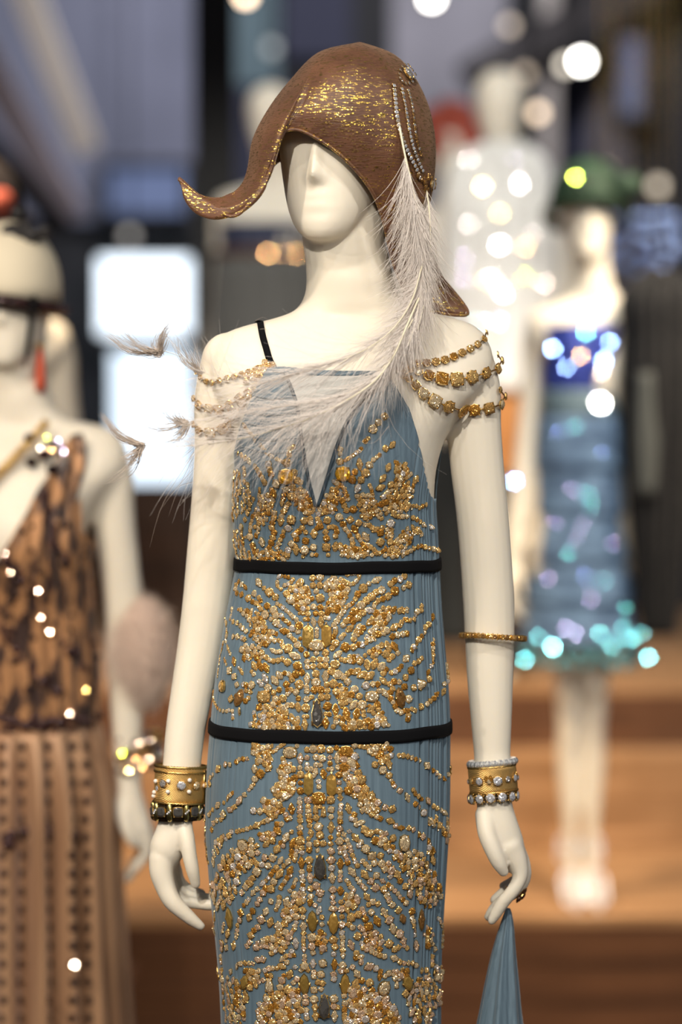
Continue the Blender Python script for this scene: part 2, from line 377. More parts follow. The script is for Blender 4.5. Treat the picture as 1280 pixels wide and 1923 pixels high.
FEET = [[(578, 2640, 25, .01), (577, 2676, 26, -.02), (575, 2706, 28, -.06), (574, 2722, 24, -.10), (573, 2730, 17, -.13)],
        [(658, 2640, 25, .01), (659, 2676, 26, -.02), (661, 2706, 28, -.06), (662, 2722, 24, -.10), (663, 2730, 17, -.13)]]
def body(name, M, voxel, turn, material, arms=True, armR=ARM_R, armL=ARM_L, hands=True, legs=True, loc=None, bare_feet=True, chin=(634, 457)):
    parts = []
    T = np.array(TORSO, float)
    rows = np.concatenate([np.arange(470, 660, 4), np.arange(660, 1720, 20), [1720]])
    rings = []; th = np.linspace(0, 2*np.pi, 64, endpoint=False)
    for r in rows:
        Lx, Rx, b, cy = [float(herm(T[:, 0], T[:, i], r)) for i in range(1, 5)]
        n = np.interp(r, [560, 620, 760, 900], [2.0, 2.3, 2.4, 2.25])
        x, y = sup(th, n)
        pl = np.array(M(Lx, r, cy)); pr = np.array(M(Rx, r, cy))
        cx = (pl[0] + pr[0]) / 2; a = (pr[0] - pl[0]) / 2
        X = cx + a * x; Y = cy + b * y
        c2 = np.array(M(598, 872, 0)); sx = PX * 60
        for bx in (512, 690):
            q = np.array(M(bx, 880, 0))
            Y = Y - .016 * (y < 0) * np.exp(-((X - q[0]) / .048)**2 - ((pl[2] - q[2]) / .052)**2)
        rings.append(np.stack([X, Y, np.full_like(X, pl[2])], 1))
    parts.append(loft(rings))
    hb = M(*chin, 0.012)
    parts.append(head_parts((hb[0], hb[1] + .004, hb[2]), turn))
    nk = smooth_path([(*M(655, 590, .024), .044), (*M(650, 500, .012), .052), (*M(645, 440, .008), .055), (*M(642, 380, .012), .058)], 10)
    parts.append(tube(nk[:, :3], nk[:, 3], 24))
    if arms:
        parts += arm_parts(M, armR); parts += arm_parts(M, armL)
    if hands and arms:
        for ch in HAND_R + HAND_L: parts += arm_parts(M, ch, 26, 1.0)
    if legs:
        for ch in LEGS: parts += arm_parts(M, ch, 40, 1.0)
        for ch in FEET: parts += arm_parts(M, ch, 16, .8)
    o = remeshed(name, parts, voxel, material, None, 5 if voxel < .004 else 3)
    if loc is not None: o.location = loc
    return o
def local(px, py, dy): return ((px - 622) * PX, dy, (2744 - py) * PX)   # the same figure in its own metres

Pm = lambda px, py, dy: tuple(P(px, py, dy))
mannequin = body('mannequin', Pm, .0026, 17, M_SKIN)
tag(mannequin, 'cream resin mannequin in the jewelled blue gown and brown hat', 'mannequin')

# ------------------------------------------------------------------ evening gown
gown = empty('evening_gown', (0, 0, 0), 'blue pleated evening gown embroidered all over with golden crystals', 'dress')
def gown_fabric():
    m = mat('blue_chiffon', (.10, .19, .27), .62, Sheen_Weight=.35, Sheen_Roughness=.4)
    N, L, b = nodes(m)
    tc = N.new('ShaderNodeTexCoord'); mp = N.new('ShaderNodeMapping'); mp.inputs['Scale'].default_value = (260, 260, 3)
    nz = N.new('ShaderNodeTexNoise'); nz.inputs['Scale'].default_value = 1; nz.inputs['Detail'].default_value = 3
    cr = N.new('ShaderNodeValToRGB'); cr.color_ramp.elements[0].position = .3; cr.color_ramp.elements[1].position = .72
    cr.color_ramp.elements[0].color = (.086, .136, .182, 1); cr.color_ramp.elements[1].color = (.124, .190, .245, 1)
    L.new(tc.outputs['Object'], mp.inputs[0]); L.new(mp.outputs[0], nz.inputs['Vector']); L.new(nz.outputs[0], cr.inputs[0])
    L.new(cr.outputs[0], b.inputs['Base Color'])
    bp = N.new('ShaderNodeBump'); bp.inputs['Strength'].default_value = .28; bp.inputs['Distance'].default_value = .0012
    L.new(nz.outputs[0], bp.inputs['Height']); L.new(bp.outputs[0], b.inputs['Normal'])
    return m
M_BLUE = gown_fabric()
GOWN = [  # row, left, right, half depth
    (660, 400, 900, .090), (720, 405, 890, .094), (780, 425, 858, .100), (840, 438, 834, .105), (880, 440, 826, .106), (935, 438, 819, .104), (1000, 438, 822, .099), (1060, 442, 825, .094),
    (1100, 435, 827, .096), (1150, 425, 830, .099), (1220, 412, 836, .105), (1290, 402, 842, .111), (1360, 395, 845, .116), (1420, 390, 845, .119),
    (1480, 386, 845, .121), (1550, 385, 843, .121), (1620, 390, 839, .119), (1700, 397, 834, .116), (1770, 405, 830, .113), (1840, 411, 828, .111),
    (1923, 415, 828, .110), (2150, 415, 832, .112), (2450, 395, 850, .125), (2726, 370, 880, .15)]
GA = np.array(GOWN, float)
_pl = np.random.default_rng(3)
grooves = [(t, _pl.uniform(.5, 1.2)) for t in np.sort(np.concatenate([_pl.uniform(.04, .80, 22), _pl.uniform(.80, 2.2, 10), _pl.uniform(2.2, 3.1, 10), _pl.uniform(3.2, 6.2, 46)]))]
def pleat(th):
    d = np.zeros_like(th)
    for t, w in grooves:
        a = .0062 if t < .80 else (.0007 if t < 3.1 else .002)
        d -= a * w * np.exp(-((th - t) / (.013 if t < .80 else .012))**2)
    return d
def gown_point(th, py, off=0.0, pl=True):
    Lx, Rx, b = [herm(GA[:, 0], GA[:, i], py) for i in (1, 2, 3)]
    pL = P(0, float(py), 0); k = (P(1000, float(py), 0).x - pL.x) / 1000
    xl = pL.x + Lx * k; xr = pL.x + Rx * k
    cx = (xl + xr) / 2; a = (xr - xl) / 2
    x, y = sup(th, 2.25)
    o = off + (pleat(th) * np.interp(py, [900, 1000], [.25, 1]) if pl else 0)
    X = cx + (a + o) * x; Y = -(b + o) * y
    z = pL.z
    for bx in (512, 690):
        q = P(bx, 880, 0)
        Y = Y - .017 * (y > 0) * np.exp(-((X - q.x) / .048)**2 - ((z - q.z) / .052)**2)
    return np.stack([X, Y, np.full_like(X, z)], 1)
NCOL = 880
TH = np.linspace(0, 2*np.pi, NCOL, endpoint=False)
# neckline: photo row of the top edge as a function of x on the front, of angle on the back
TOPX = [(430, 850), (440, 848), (452, 805), (478, 740), (505, 694), (530, 690), (600, 697), (660, 699), (722, 699), (742, 730), (765, 768), (780, 815), (792, 870), (803, 918), (813, 936), (835, 934)]
tx = np.array(TOPX, float)
def row_px(th, py):
    """photo x of the front surface at angle th on a row"""
    Lx, Rx = [float(herm(GA[:, 0], GA[:, i], py)) for i in (1, 2)]
    return (Lx + Rx) / 2 + (Rx - Lx) / 2 * np.sign(np.cos(th)) * np.abs(np.cos(th))**(2/2.25)
tops = np.full(NCOL, 960.0)
for py in np.arange(960, 683, -1.0):
    xx = row_px(TH, py); tops = np.where(np.interp(xx, tx[:, 0], tx[:, 1]) <= py, py, tops)
back = np.interp(TH, [math.pi, math.pi + .25, math.pi + .6, 2*math.pi - .5, 2*math.pi - .2, 2*math.pi], [850, 815, 800, 790, 815, 934])
tops = np.where(TH < math.pi, tops, back)
rows = np.concatenate([np.arange(684, 1040, 4), np.arange(1040, 1960, 7), np.arange(1960, 2700, 40), [2726]])
grid = np.zeros((len(rows), NCOL, 3))
for k, r in enumerate(rows):
    base = gown_point(TH, r)
    grid[k] = base
edge = np.zeros((NCOL, 3))
for r in np.unique(tops):
    jj = np.nonzero(tops == r)[0]; edge[jj] = gown_point(TH[jj], r)
for k, r in enumerate(rows):
    hi = np.nonzero(tops > r)[0]; grid[k, hi] = edge[hi]
F = []
idx = lambda k, j: k * NCOL + j % NCOL
for k in range(len(rows) - 1):
    for j in range(NCOL):
        if rows[k+1] > tops[j] or rows[k+1] > tops[(j+1) % NCOL]:
            F.append((idx(k, j), idx(k+1, j), idx(k+1, j+1), idx(k, j+1)))
gown_cloth = mk('gown_cloth', grid.reshape(-1, 3), F, M_BLUE, gown)
sol = gown_cloth.modifiers.new('thick', 'SOLIDIFY'); sol.thickness = .0012; sol.offset = 1
GB = BVHTree.FromPolygons([tuple(v) for v in grid.reshape(-1, 3)], F)
def hit(px, py, bvh=None, off=0.0):
    """where the ray of a photo pixel meets the gown: point and outward normal"""
    bvh = bvh or GB
    x = px
    for _ in range(40):
        loc, nor, _i, _d = bvh.ray_cast(CAM, raydir(x, py), 6)
        if loc is not None:
            if nor.dot(CAM - loc) < 0: nor = -nor
            return loc + nor * off, nor
        x += 1.0 if x < 625 else -1.0
    return P(px, py, 0), Vector((0, -1, 0))

def patch(name, left, right, y0, y1, off, m, n=40, nc=14, parent=gown):
    """a piece of cloth lying on the gown between two edges given by rows"""
    l = np.array(left, float); r = np.array(right, float); R = []
    for y in np.linspace(y0, y1, n):
        xa = np.interp(y, l[:, 1], l[:, 0]); xb = np.interp(y, r[:, 1], r[:, 0])
        R.append([hit(x, y, off=off)[0] for x in np.linspace(xa, xb, nc)])
    V = np.array(R).reshape(-1, 3)
    F = [(k*nc + i, (k+1)*nc + i, (k+1)*nc + i + 1, k*nc + i + 1) for k in range(n-1) for i in range(nc-1)]
    return mk(name, V, F, m, parent)
M_SHEER = mat('pale_sheer_silk', (.50, .50, .485), .55)
VL = [(536, 700), (558, 761), (567, 830), (577, 890), (592, 950)]
VR = [(716, 700), (668, 761), (640, 820), (615, 895), (597, 950)]
inset = patch('sheer_inset', VL, VR, 702, 951, .0018, M_SHEER)
tag(inset, 'pale grey sheer silk wedge filling the plunging neckline')
M_NAVY = mat('navy_binding', (.035, .06, .085), .7)
def on_gown(pts, n, off): return [hit(x, y, off=off)[0] for x, y in smooth_path([(a, b, 0) for a, b in pts], n)[:, :2]]
for nm, e in (('neckline_binding', VL), ('neckline_binding', VR)):
    q = on_gown(e, 40, .0024); v, f = tube([tuple(p) for p in q], .0022, 8, .6); mk(nm, v, f, M_NAVY, gown)
q = on_gown([(512, 694), (540, 699), (600, 703), (660, 703), (720, 702)], 40, .001); v, f = tube([tuple(p) for p in q], .0026, 8, .6); mk('top_binding', v, f, M_BLUE, gown)
q = on_gown([(719, 705), (700, 728), (676, 752), (660, 768)], 20, .002); v, f = tube([tuple(p) for p in q], [.0045]*16 + [.004, .003, .002, .001], 10, .35); mk('neckline_shade_strip', v, f, M_BLACK, gown)  # black strip laid on the neckline edge in place of shade
# gathered folds of the left cup
for k, (a, b, c) in enumerate([((452, 772), (500, 778), (556, 776)), ((448, 790), (500, 800), (560, 800)), ((448, 815), (500, 826), (562, 822)), ((470, 742), (510, 748), (550, 746)), ((452, 838), (505, 850), (564, 846))]):
    q = on_gown([a, b, c], 24, .0002); v, f = tube([tuple(p) for p in q], .0030 * np.sin(np.linspace(.15, 3.0, 24)), 8, .5); mk('gathered_fold', v, f, M_BLUE, gown)
# ribbon bands
def band(name, py, hgt, off):
    th = np.linspace(0, 2*np.pi, 200, endpoint=False); R = []
    for dy, o in ((-.5, 0), (-.5, 1), (-.25, 1.25), (.25, 1.25), (.5, 1), (.5, 0)):
        wob = .8 * np.sin(th * 5 + py) + .5 * np.sin(th * 11)
        g = gown_point(th, py + dy * hgt, .0004 + o * off, False); g[:, 2] += wob * PX
        R.append(g)
    V, F = loft(R, True, False); return mk(name, V, F, M_BLACK, gown)
tag(band('ribbon_band', 1058, 22, .002), 'black ribbon band under the bust')
tag(band('ribbon_band', 1362, 23, .002), 'black ribbon band round the hips')
# shoulder straps
def surf_line(bv, pts, n, off):
    out = []
    for x, y in smooth_path([(a, b, 0) for a, b in pts], n)[:, :2]:
        loc, nor, _i, _d = bv.ray_cast(CAM, raydir(x, y), 6)
        if loc is None: continue
        if nor.dot(CAM - loc) < 0: nor = -nor
        out.append((loc + nor * off, nor))
    return out
bme = mannequin.data
BB = BVHTree.FromPolygons([v.co for v in bme.vertices], [p.vertices for p in bme.polygons])
def strap(pts, w, name, extra_back):
    L = surf_line(BB, pts, 30, .001); V = []; 
    pp = [a for a, _ in L]; nn = [b for _, b in L]
    back = [Vector(e) for e in extra_back]
    if back:
        pp = back + pp; nn = [Vector((0, .5, 1)).normalized() for _ in back] + nn
    F = []
    for k in range(len(pp)):
        t = (pp[min(k+1, len(pp)-1)] - pp[max(k-1, 0)]).normalized(); s = t.cross(nn[k]).normalized()
        for q, h in ((-1, 0), (-1, 1), (1, 1), (1, 0)): V.append(pp[k] + s * q * w / 2 + nn[k] * h * .0012)
        if k:
            for i in range(4): F.append(((k-1)*4 + i, (k-1)*4 + (i+1) % 4, k*4 + (i+1) % 4, k*4 + i))
    return mk(name, V, F, M_BLACK, gown)
tag(strap([(489, 607), (493, 630), (500, 655), (508, 680), (516, 694)], .0085, 'shoulder_strap', [P(486, 603, .03), P(484, 606, .05)]), 'thin black shoulder strap')
# train of the gown hooked over the fingers
def train():
    R = []; th = np.linspace(0, 2*np.pi, 72, endpoint=False)
    for py, l, r, d in [(1706, 950, 957, .004), (1716, 946, 960, .007), (1740, 938, 963, .013), (1790, 924, 966, .022), (1850, 911, 971, .03), (1923, 897, 977, .04), (2100, 860, 1000, .06), (2400, 800, 1050, .09), (2722, 740, 1110, .13)]:
        a = P(l, py, 0); b = P(r, py, 0); cx = (a.x + b.x) / 2; w = (b.x - a.x) / 2
        f = 1 + .10 * np.sin(th * 7 + 1) + .05 * np.sin(th * 13)
        R.append(np.stack([cx + w * np.cos(th) * f, .0 + d * np.sin(th) * f, np.full(72, a.z)], 1))
    R = np.array(R); s = np.linspace(0, 1, len(R)); R2 = [np.array([herm(s, R[:, j], t) for j in range(72)]) for t in np.linspace(0, 1, 40)]
    V, F = loft(R2); return mk('train', V, F, M_BLUE, gown)
tag(train(), 'plain blue train of the gown hooked over the fingers')
# ------------------------------------------------------------------ crystal embroidery
def gem_shape(kind, n=8):
    """unit stone (radius 1 in x and y, lying in the xy plane, +z out): setting wall, crown facets, table"""
    th = np.linspace(0, 2*np.pi, n, endpoint=False)
    def out(t, r):
        if kind == 'marquise':
            c, s = np.cos(t), np.sin(t); return np.stack([r * np.sign(s) * np.abs(s)**1.5, r * c], 1)
        if kind == 'pear':
            k = (1 - np.sin(t)) / 2; return np.stack([r * np.cos(t) * (.45 + .62 * k), r * np.sin(t) + 0*t], 1)
        if kind == 'cushion':
            x, y = sup(t, 3.2); return r * np.stack([x, y], 1)
        if kind == 'octagon':
            x = np.clip(np.cos(t) * 1.45, -1, 1); y = np.sin(t) ; return r * np.stack([x * (1 - .45 * np.clip((np.abs(y) - .6) / .4, 0, 1)), y], 1)
        return r * np.stack([np.cos(t), np.sin(t)], 1)
    h = 2*np.pi / n / 2
    rings = [(1.04, -.25, 0), (1.04, .22, 0), (.96, .24, 0), (.62, .58, h)]
    if kind == 'octagon': rings = [(1.04, -.2, 0), (1.04, .18, 0), (.96, .2, 0), (.55, .42, 0)]
    V = []
    for r, z, o in rings:
        q = out(th + o, r); V.append(np.concatenate([q, np.full((n, 1), z)], 1))
    V = np.concatenate(V); F = []; FM = []
    for i in range(n):
        j = (i + 1) % n
        F.append((i, j, n + j, n + i)); FM.append(0)
        F.append((n + i, n + j, 2*n + j, 2*n + i)); FM.append(0)
        if kind == 'octagon':
            F.append((2*n + i, 2*n + j, 3*n + j, 3*n + i)); FM.append(1)
        else:
            F.append((2*n + i, 2*n + j, 3*n + i)); FM.append(1)
            F.append((2*n + j, 3*n + j, 3*n + i)); FM.append(1)
    F.append(tuple(range(3*n, 4*n))); FM.append(1)
    # two pairs of claws
    for a in ((.8, 2.35, 3.95, 5.5) if kind not in ('marquise', 'octagon') else (math.pi/2, -math.pi/2)):
        q = out(np.array([a]), 1.0)[0]; o = len(V); r = .17
        V = np.concatenate([V, [[q[0] - r, q[1] - r, .1], [q[0] + r, q[1] - r, .1], [q[0] + r, q[1] + r, .1], [q[0] - r, q[1] + r, .1], [q[0] * .93, q[1] * .93, .52]]])
        for i in range(4): F.append((o + i, o + (i+1) % 4, o + 4)); FM.append(0)
    return V, F, FM
SHAPES = {k: gem_shape(k, n) for k, n in (('round', 8), ('marquise', 8), ('pear', 8), ('cushion', 12), ('octagon', 8))}
SHAPES['big'] = gem_shape('round', 12)
GEMS = []   # (kind, material key, px, py, width px, height px, angle deg)
PALETTE = ['topaz', 'champ', 'amber', 'pale']
_g = np.random.default_rng(11)
def pick(y=0): return _g.choice(['topaz', 'champ', 'amber', 'pale', 'rose'], p=[.42, .32, .20, .06, 0] if y < 1420 else ([.34, .34, .12, .08, .12] if y < 1640 else [.26, .30, .12, .06, .26]))
TILES = {}
TILES['1'] = (420, 760, 5.818, '''
s 40 400 440 460 520 545 580 640 625
o 90 690 635 / 90 575 865 / 90 740 1000 / 95 740 1255 / 80 705 1345 / 55 235 1255 / 75 195 1340 / 50 345 1335 / 80 290 1440 / 90 325 1545 / 75 705 1590 / 70 740 1520 / 80 880 1265 / 50 895 1395 / 75 895 1485 / 95 885 1590 / 40 865 1660 / 70 980 1560 / 45 965 1640 / 45 1010 1640 / 80 1130 1260 / 60 1110 1390 / 70 1120 1460 / 90 1120 1555 / 45 1140 1640 / 75 680 925 / 80 750 900
b yellow 155 155 680 790
s 50 760 460 715 490 715 555
s 55 160 530 260 600 330 660 390 740 420 800 465 870
m 75 125 60 540 960 / 70 110 80 420 1500 / 65 130 90 790 1580 / 65 120 100 1220 1550 / 70 110 45 800 825 / 70 100 90 985 1410
s 60 490 650 500 710 530 775
s 65 765 745 840 860
s 48 660 985 635 1080 610 1120
f 46 780 920 880 910 930 1010 1000 1110 990 1180 880 1200 820 1140 770 1060
s 60 710 1080 670 1140 630 1215 620 1300
s 50 655 1390 640 1440 610 1500 580 1570
s 60 555 1180 545 1255 520 1320 550 1400 530 1470 515 1530 495 1570
f 50 100 720 180 710 180 800 190 900 300 940 340 1050 290 1130 270 1200 180 1180 110 1300 90 1250 95 900
s 60 225 700 235 770
s 60 230 840 280 890
f 46 380 1000 470 980 560 1040 540 1100 490 1200 430 1330 360 1280 340 1170
s 40 395 920 390 980
s 45 320 1220 300 1300 290 1380
s 50 380 1350 360 1430
f 44 100 1370 200 1380 240 1450 230 1540 250 1650 180 1720 110 1620 100 1480
f 50 260 1600 400 1590 480 1580 570 1600 720 1600 720 1690 560 1690 380 1710 240 1700
s 55 940 1240 955 1310
s 58 855 1345 800 1400 765 1430 800 1475
s 55 1050 1150 1020 1250 1060 1330 1020 1350
f 46 1030 1110 1150 950 1240 880 1280 960 1240 1100 1190 1180 1060 1190
s 50 1150 1340 1220 1330 1235 1390 1215 1440
s 40 215 215 270 290 330 345 345 400
''')
TILES['2'] = (620, 760, 5.818, '''
b yellow 150 150 140 755
o 75 105 620 / 90 465 270 / 70 525 195 / 75 590 130 / 90 240 815 / 65 270 735 / 75 335 820 / 90 385 745 / 75 425 660 / 70 600 480 / 75 655 875 / 90 655 1300 / 80 465 1065 / 80 545 1395 / 85 545 1500 / 75 650 1500 / 80 250 1140 / 80 95 1230 / 70 140 1300 / 75 215 1255 / 70 310 1290 / 70 375 1560 / 75 270 1580
s 50 70 465 110 490 105 540
s 40 165 610 240 560 330 500 340 460
s 45 380 400 425 360
m 60 130 85 320 650 / 60 105 -40 675 440 / 62 110 -65 300 910 / 62 105 -55 630 685 / 62 110 -45 570 805 / 66 115 -15 545 905 / 60 110 55 690 1190 / 70 120 65 265 1360 / 70 120 60 385 1440 / 60 130 95 50 1545 / 60 110 -65 930 820 / 55 110 70 700 1110
s 46 470 600 540 550
f 56 705 640 830 640 880 760 840 840 900 870 960 800 930 900 900 1000 870 1090 820 1160 740 1180 690 1100 610 1200 560 1100 540 1000 600 930 700 920
s 45 880 1130 920 1095 970 1130 1050 1085
s 52 740 1220 860 1220 930 1240 1010 1310 1130 1350
f 46 690 1500 840 1320 930 1340 990 1380 1010 1470 960 1390 900 1430 850 1540 760 1640 640 1640 600 1570 680 1540
s 50 790 1640 900 1580 990 1540 1080 1570 1170 1590
f 40 605 1365 685 1365 685 1450 605 1450
f 44 280 980 430 960 520 1100 550 1170 570 1270 480 1210 400 1270 340 1230 310 1080
s 40 430 880 450 930 460 1000
s 52 380 1310 440 1320 480 1370 540 1330 580 1340
s 50 40 840 100 870 150 910 170 980 190 1030
s 58 130 1050 160 1110 190 1170
s 50 165 1355 200 1400 230 1460 245 1520
s 50 300 1440 330 1480 350 1520
s 50 60 1340 70 1385 55 1430
f 50 90 1500 130 1500 200 1560 310 1570 470 1600 470 1650 330 1650 220 1660 130 1660
s 50 400 1530 470 1580 520 1640 580 1590 600 1650
s 50 680 1660 740 1650
''')
TILES['3'] = (390, 1060, 5.818, '''
s 40 880 140 790 120 755 160 760 230 800 270
s 45 840 230 900 210 940 150
o 90 1010 200 / 75 915 270 / 70 860 320 / 95 910 385 / 80 1225 140 / 65 1145 150 / 65 1150 230 / 70 1225 230 / 55 1185 295 / 55 1135 375 / 90 1225 370 / 75 1090 400 / 62 1155 465 / 65 1230 470 / 60 1180 535 / 60 1240 540 / 55 1090 485 / 58 1095 545 / 75 445 370 / 90 630 550 / 80 750 640 / 70 515 320 / 70 650 455 / 85 720 500 / 80 745 560 / 70 920 700 / 90 675 305 / 75 740 355 / 80 1000 670 / 55 985 735 / 40 1010 810 / 70 980 880 / 55 1020 930 / 95 880 920 / 80 240 1160 / 70 290 1225 / 60 320 1315 / 75 870 1070 / 90 980 1110 / 70 1030 1180 / 80 960 1200 / 70 860 1310 / 95 1000 1315 / 70 965 1395 / 55 990 1465 / 80 480 1320 / 80 660 1350 / 75 255 1470 / 60 780 1370 / 60 720 1400 / 70 740 1470 / 80 820 1465 / 60 870 1540 / 60 920 1540 / 70 1080 1475 / 85 1070 1570 / 65 1080 985 / 60 1085 1065 / 55 1090 1120 / 60 1150 1040 / 60 1150 1115 / 60 1220 1040 / 60 1225 1110 / 55 1185 970 / 75 1180 1195 / 95 1180 1290 / 75 1165 1370 / 75 1235 1370 / 50 1135 1450 / 75 1240 1450
m 50 110 80 1155 630 / 60 120 90 1235 630 / 70 110 50 560 200 / 65 115 10 840 730 / 60 110 55 290 1060 / 75 130 20 950 1000 / 60 110 60 510 1110 / 68 120 60 575 1110 / 65 120 60 640 1130 / 70 120 55 630 1245 / 70 120 50 735 1270 / 70 105 50 785 1210 / 60 130 70 925 1690 / 60 130 85 1060 1750 / 58 110 80 985 1560 / 60 120 90 1085 1250 / 60 100 -50 350 1610
b2 bronze 110 235 90 1095 790
b champ 150 115 1185 885
s 40 1190 710 1190 795
s 55 340 185 310 240 315 310 375 330
s 55 490 410 540 430 580 490
s 50 690 600 800 680
s 50 340 190 400 240 450 275
s 52 560 360 595 415
s 50 800 560 840 610 890 650
s 45 615 260 630 285
s 45 760 430 830 480 890 530 920 570 970 605
s 48 890 780 950 830
s 30 265 480 260 530 245 600
s 48 245 600 290 630 340 650 370 690 420 730
f 48 310 490 400 490 500 500 600 580 640 700 780 760 700 800 660 880 580 880 450 780 500 700 420 620 420 560
s 48 730 830 800 830 820 900 790 960 740 960 690 930
s 55 280 790 345 790 400 820
s 35 190 590 210 680 210 760 195 830 225 920 250 990
s 40 345 1130 375 1185 425 1210
s 26 170 850 155 930 135 1000 125 1080 115 1150 105 1240
s 36 180 1030 205 1095
mc amber 120 145 20 165 1330 
f 58 370 930 440 860 530 870 600 940 640 1020 560 1050 470 1040 390 1050
s 52 640 1020 700 1060 760 1050 820 1030
s 45 480 1170 510 1220
s 50 840 1190 900 1200 920 1260
s 45 870 1370 920 1370 870 1420
s 52 390 1310 420 1320
s 50 560 1280 600 1330
b topaz 140 125 615 1445
mc brown 110 195 -65 350 1455
s 55 420 1380 490 1400 450 1460 400 1510
s 38 65 1390 45 1440 75 1510 100 1560 130 1590 190 1610 240 1590 290 1610
s 40 275 1650 275 1680
f 52 550 1540 620 1560 700 1500 780 1510 880 1600 880 1700 900 1790 760 1800 560 1790 450 1780 460 1750 560 1710
s 40 505 1620 515 1690
s 42 985 1680 985 1740 940 1790 1000 1790
s 42 1050 1660 1095 1660
s 50 1080 1340 1080 1400
s 40 1060 600 1110 600
f 48 940 230 1100 230 1120 400 1060 440 1060 560 1000 540 940 440 960 330
pear smoky 140 285 1190 1625
''')
TILES['4'] = (590, 1060, 4.923, '''
s 38 305 90 410 75 415 130 350 190 300 175
f 44 140 170 260 130 320 230 290 330 240 400 200 440 100 450 100 380 150 290 130 230
m 50 100 90 105 205 / 50 85 -20 170 130 / 52 100 -25 575 145 / 55 92 10 510 425 / 52 95 -40 325 595 / 60 85 -40 845 870 / 55 110 70 680 760 / 55 105 60 740 760 / 52 92 -40 215 835 / 58 100 80 490 930 / 60 110 -65 555 920 / 70 90 -50 620 945 / 60 85 45 160 990 / 58 100 -30 440 1020 / 62 105 -40 510 1030 / 52 100 40 640 1080 / 50 100 50 650 1190 / 58 100 -50 360 1300 / 55 110 90 195 1345 / 60 110 -80 390 1385 / 60 125 85 295 1380 / 55 110 90 105 1465 / 58 112 90 105 1035 / 55 100 -70 685 485 / 60 95 -30 740 580
b2 amber 95 200 90 110 660
o 80 450 220 / 60 400 275 / 45 380 320 / 70 620 240 / 70 525 300 / 65 480 335 / 75 430 380 / 85 370 440 / 80 740 245 / 65 680 295 / 75 400 485 / 65 195 730 / 50 165 775 / 80 285 765 / 60 360 765 / 70 660 830 / 70 420 890 / 80 190 925 / 80 215 1020 / 70 475 1120 / 65 870 1245 / 60 915 1140 / 60 830 1130 / 70 890 980 / 60 840 1045 / 75 175 1105 / 65 305 1085 / 65 370 1155 / 60 200 1180 / 60 415 1220 / 80 440 1300 / 45 175 1500 / 75 120 1310 / 60 120 1225 / 50 120 1165 / 48 115 1110 / 62 105 820 / 60 105 880 / 58 105 935 / 60 985 1315 / 58 1060 1060
s 42 350 360 290 400 250 460 210 520 175 570 205 610 170 680
s 42 505 180 515 175
s 55 830 110 780 140 730 150 690 200
s 55 570 260 580 265
s 50 330 490 280 540 250 580
s 55 870 190 820 220
s 45 630 320 570 340 550 385
s 50 445 450 450 455
s 50 360 530 365 535
s 42 270 650 230 690
s 45 990 385 985 430 940 440 920 510 870 520 820 500 790 560
f 46 640 400 700 380 860 410 860 440 720 450 690 520 650 570 680 640 590 650 550 720 450 740 480 660 560 560 470 560 540 460
f 46 370 640 420 560 480 580 420 650 370 710 330 690
s 48 410 740 440 740
s 52 720 665 770 655 850 640
s 46 1090 490 1080 530 1020 590 1000 650 940 730 900 790
s 45 800 940 770 980 710 1000
s 44 770 820 775 825
s 46 510 810 570 780 640 740
s 44 540 850 600 810
s 44 720 850 680 890
s 44 250 880 300 890 360 900
s 42 470 840 475 845
s 42 330 855 400 855
s 45 660 970 630 1020
s 55 270 1040 340 990
m 58 90 -30 390 990
s 50 540 1110 600 1110
s 50 700 1110 740 1080 790 1090
mc brown 95 185 80 790 1235
s 52 600 1170 610 1175
s 48 700 1180 720 1150
s 48 700 1240 740 1300 770 1360 810 1370 860 1340 870 1390 860 1430
s 44 900 1340 930 1350
s 44 1040 1290 1100 1240 1130 1200 1190 1180 1190 1110 1230 1080 1225 1030 1215 930
mc champ 92 130 -15 975 1110
s 38 1050 1000 1085 930 1095 840 1095 760 1095 700
s 46 990 870 960 900 910 920
b champ 120 95 530 1220
s 42 240 1120 255 1160 300 1150
f 50 210 1190 350 1190 360 1240 290 1290 240 1340 220 1260
f 50 500 1300 590 1290 610 1380 690 1490 560 1510 430 1510 360 1530 240 1510 230 1400 330 1440 440 1440 560 1420
s 42 455 1360 455 1400
s 38 630 1370 620 1420
s 42 200 1420 200 1460
s 42 105 1385 140 1385
s 40 100 495 140 500
''')
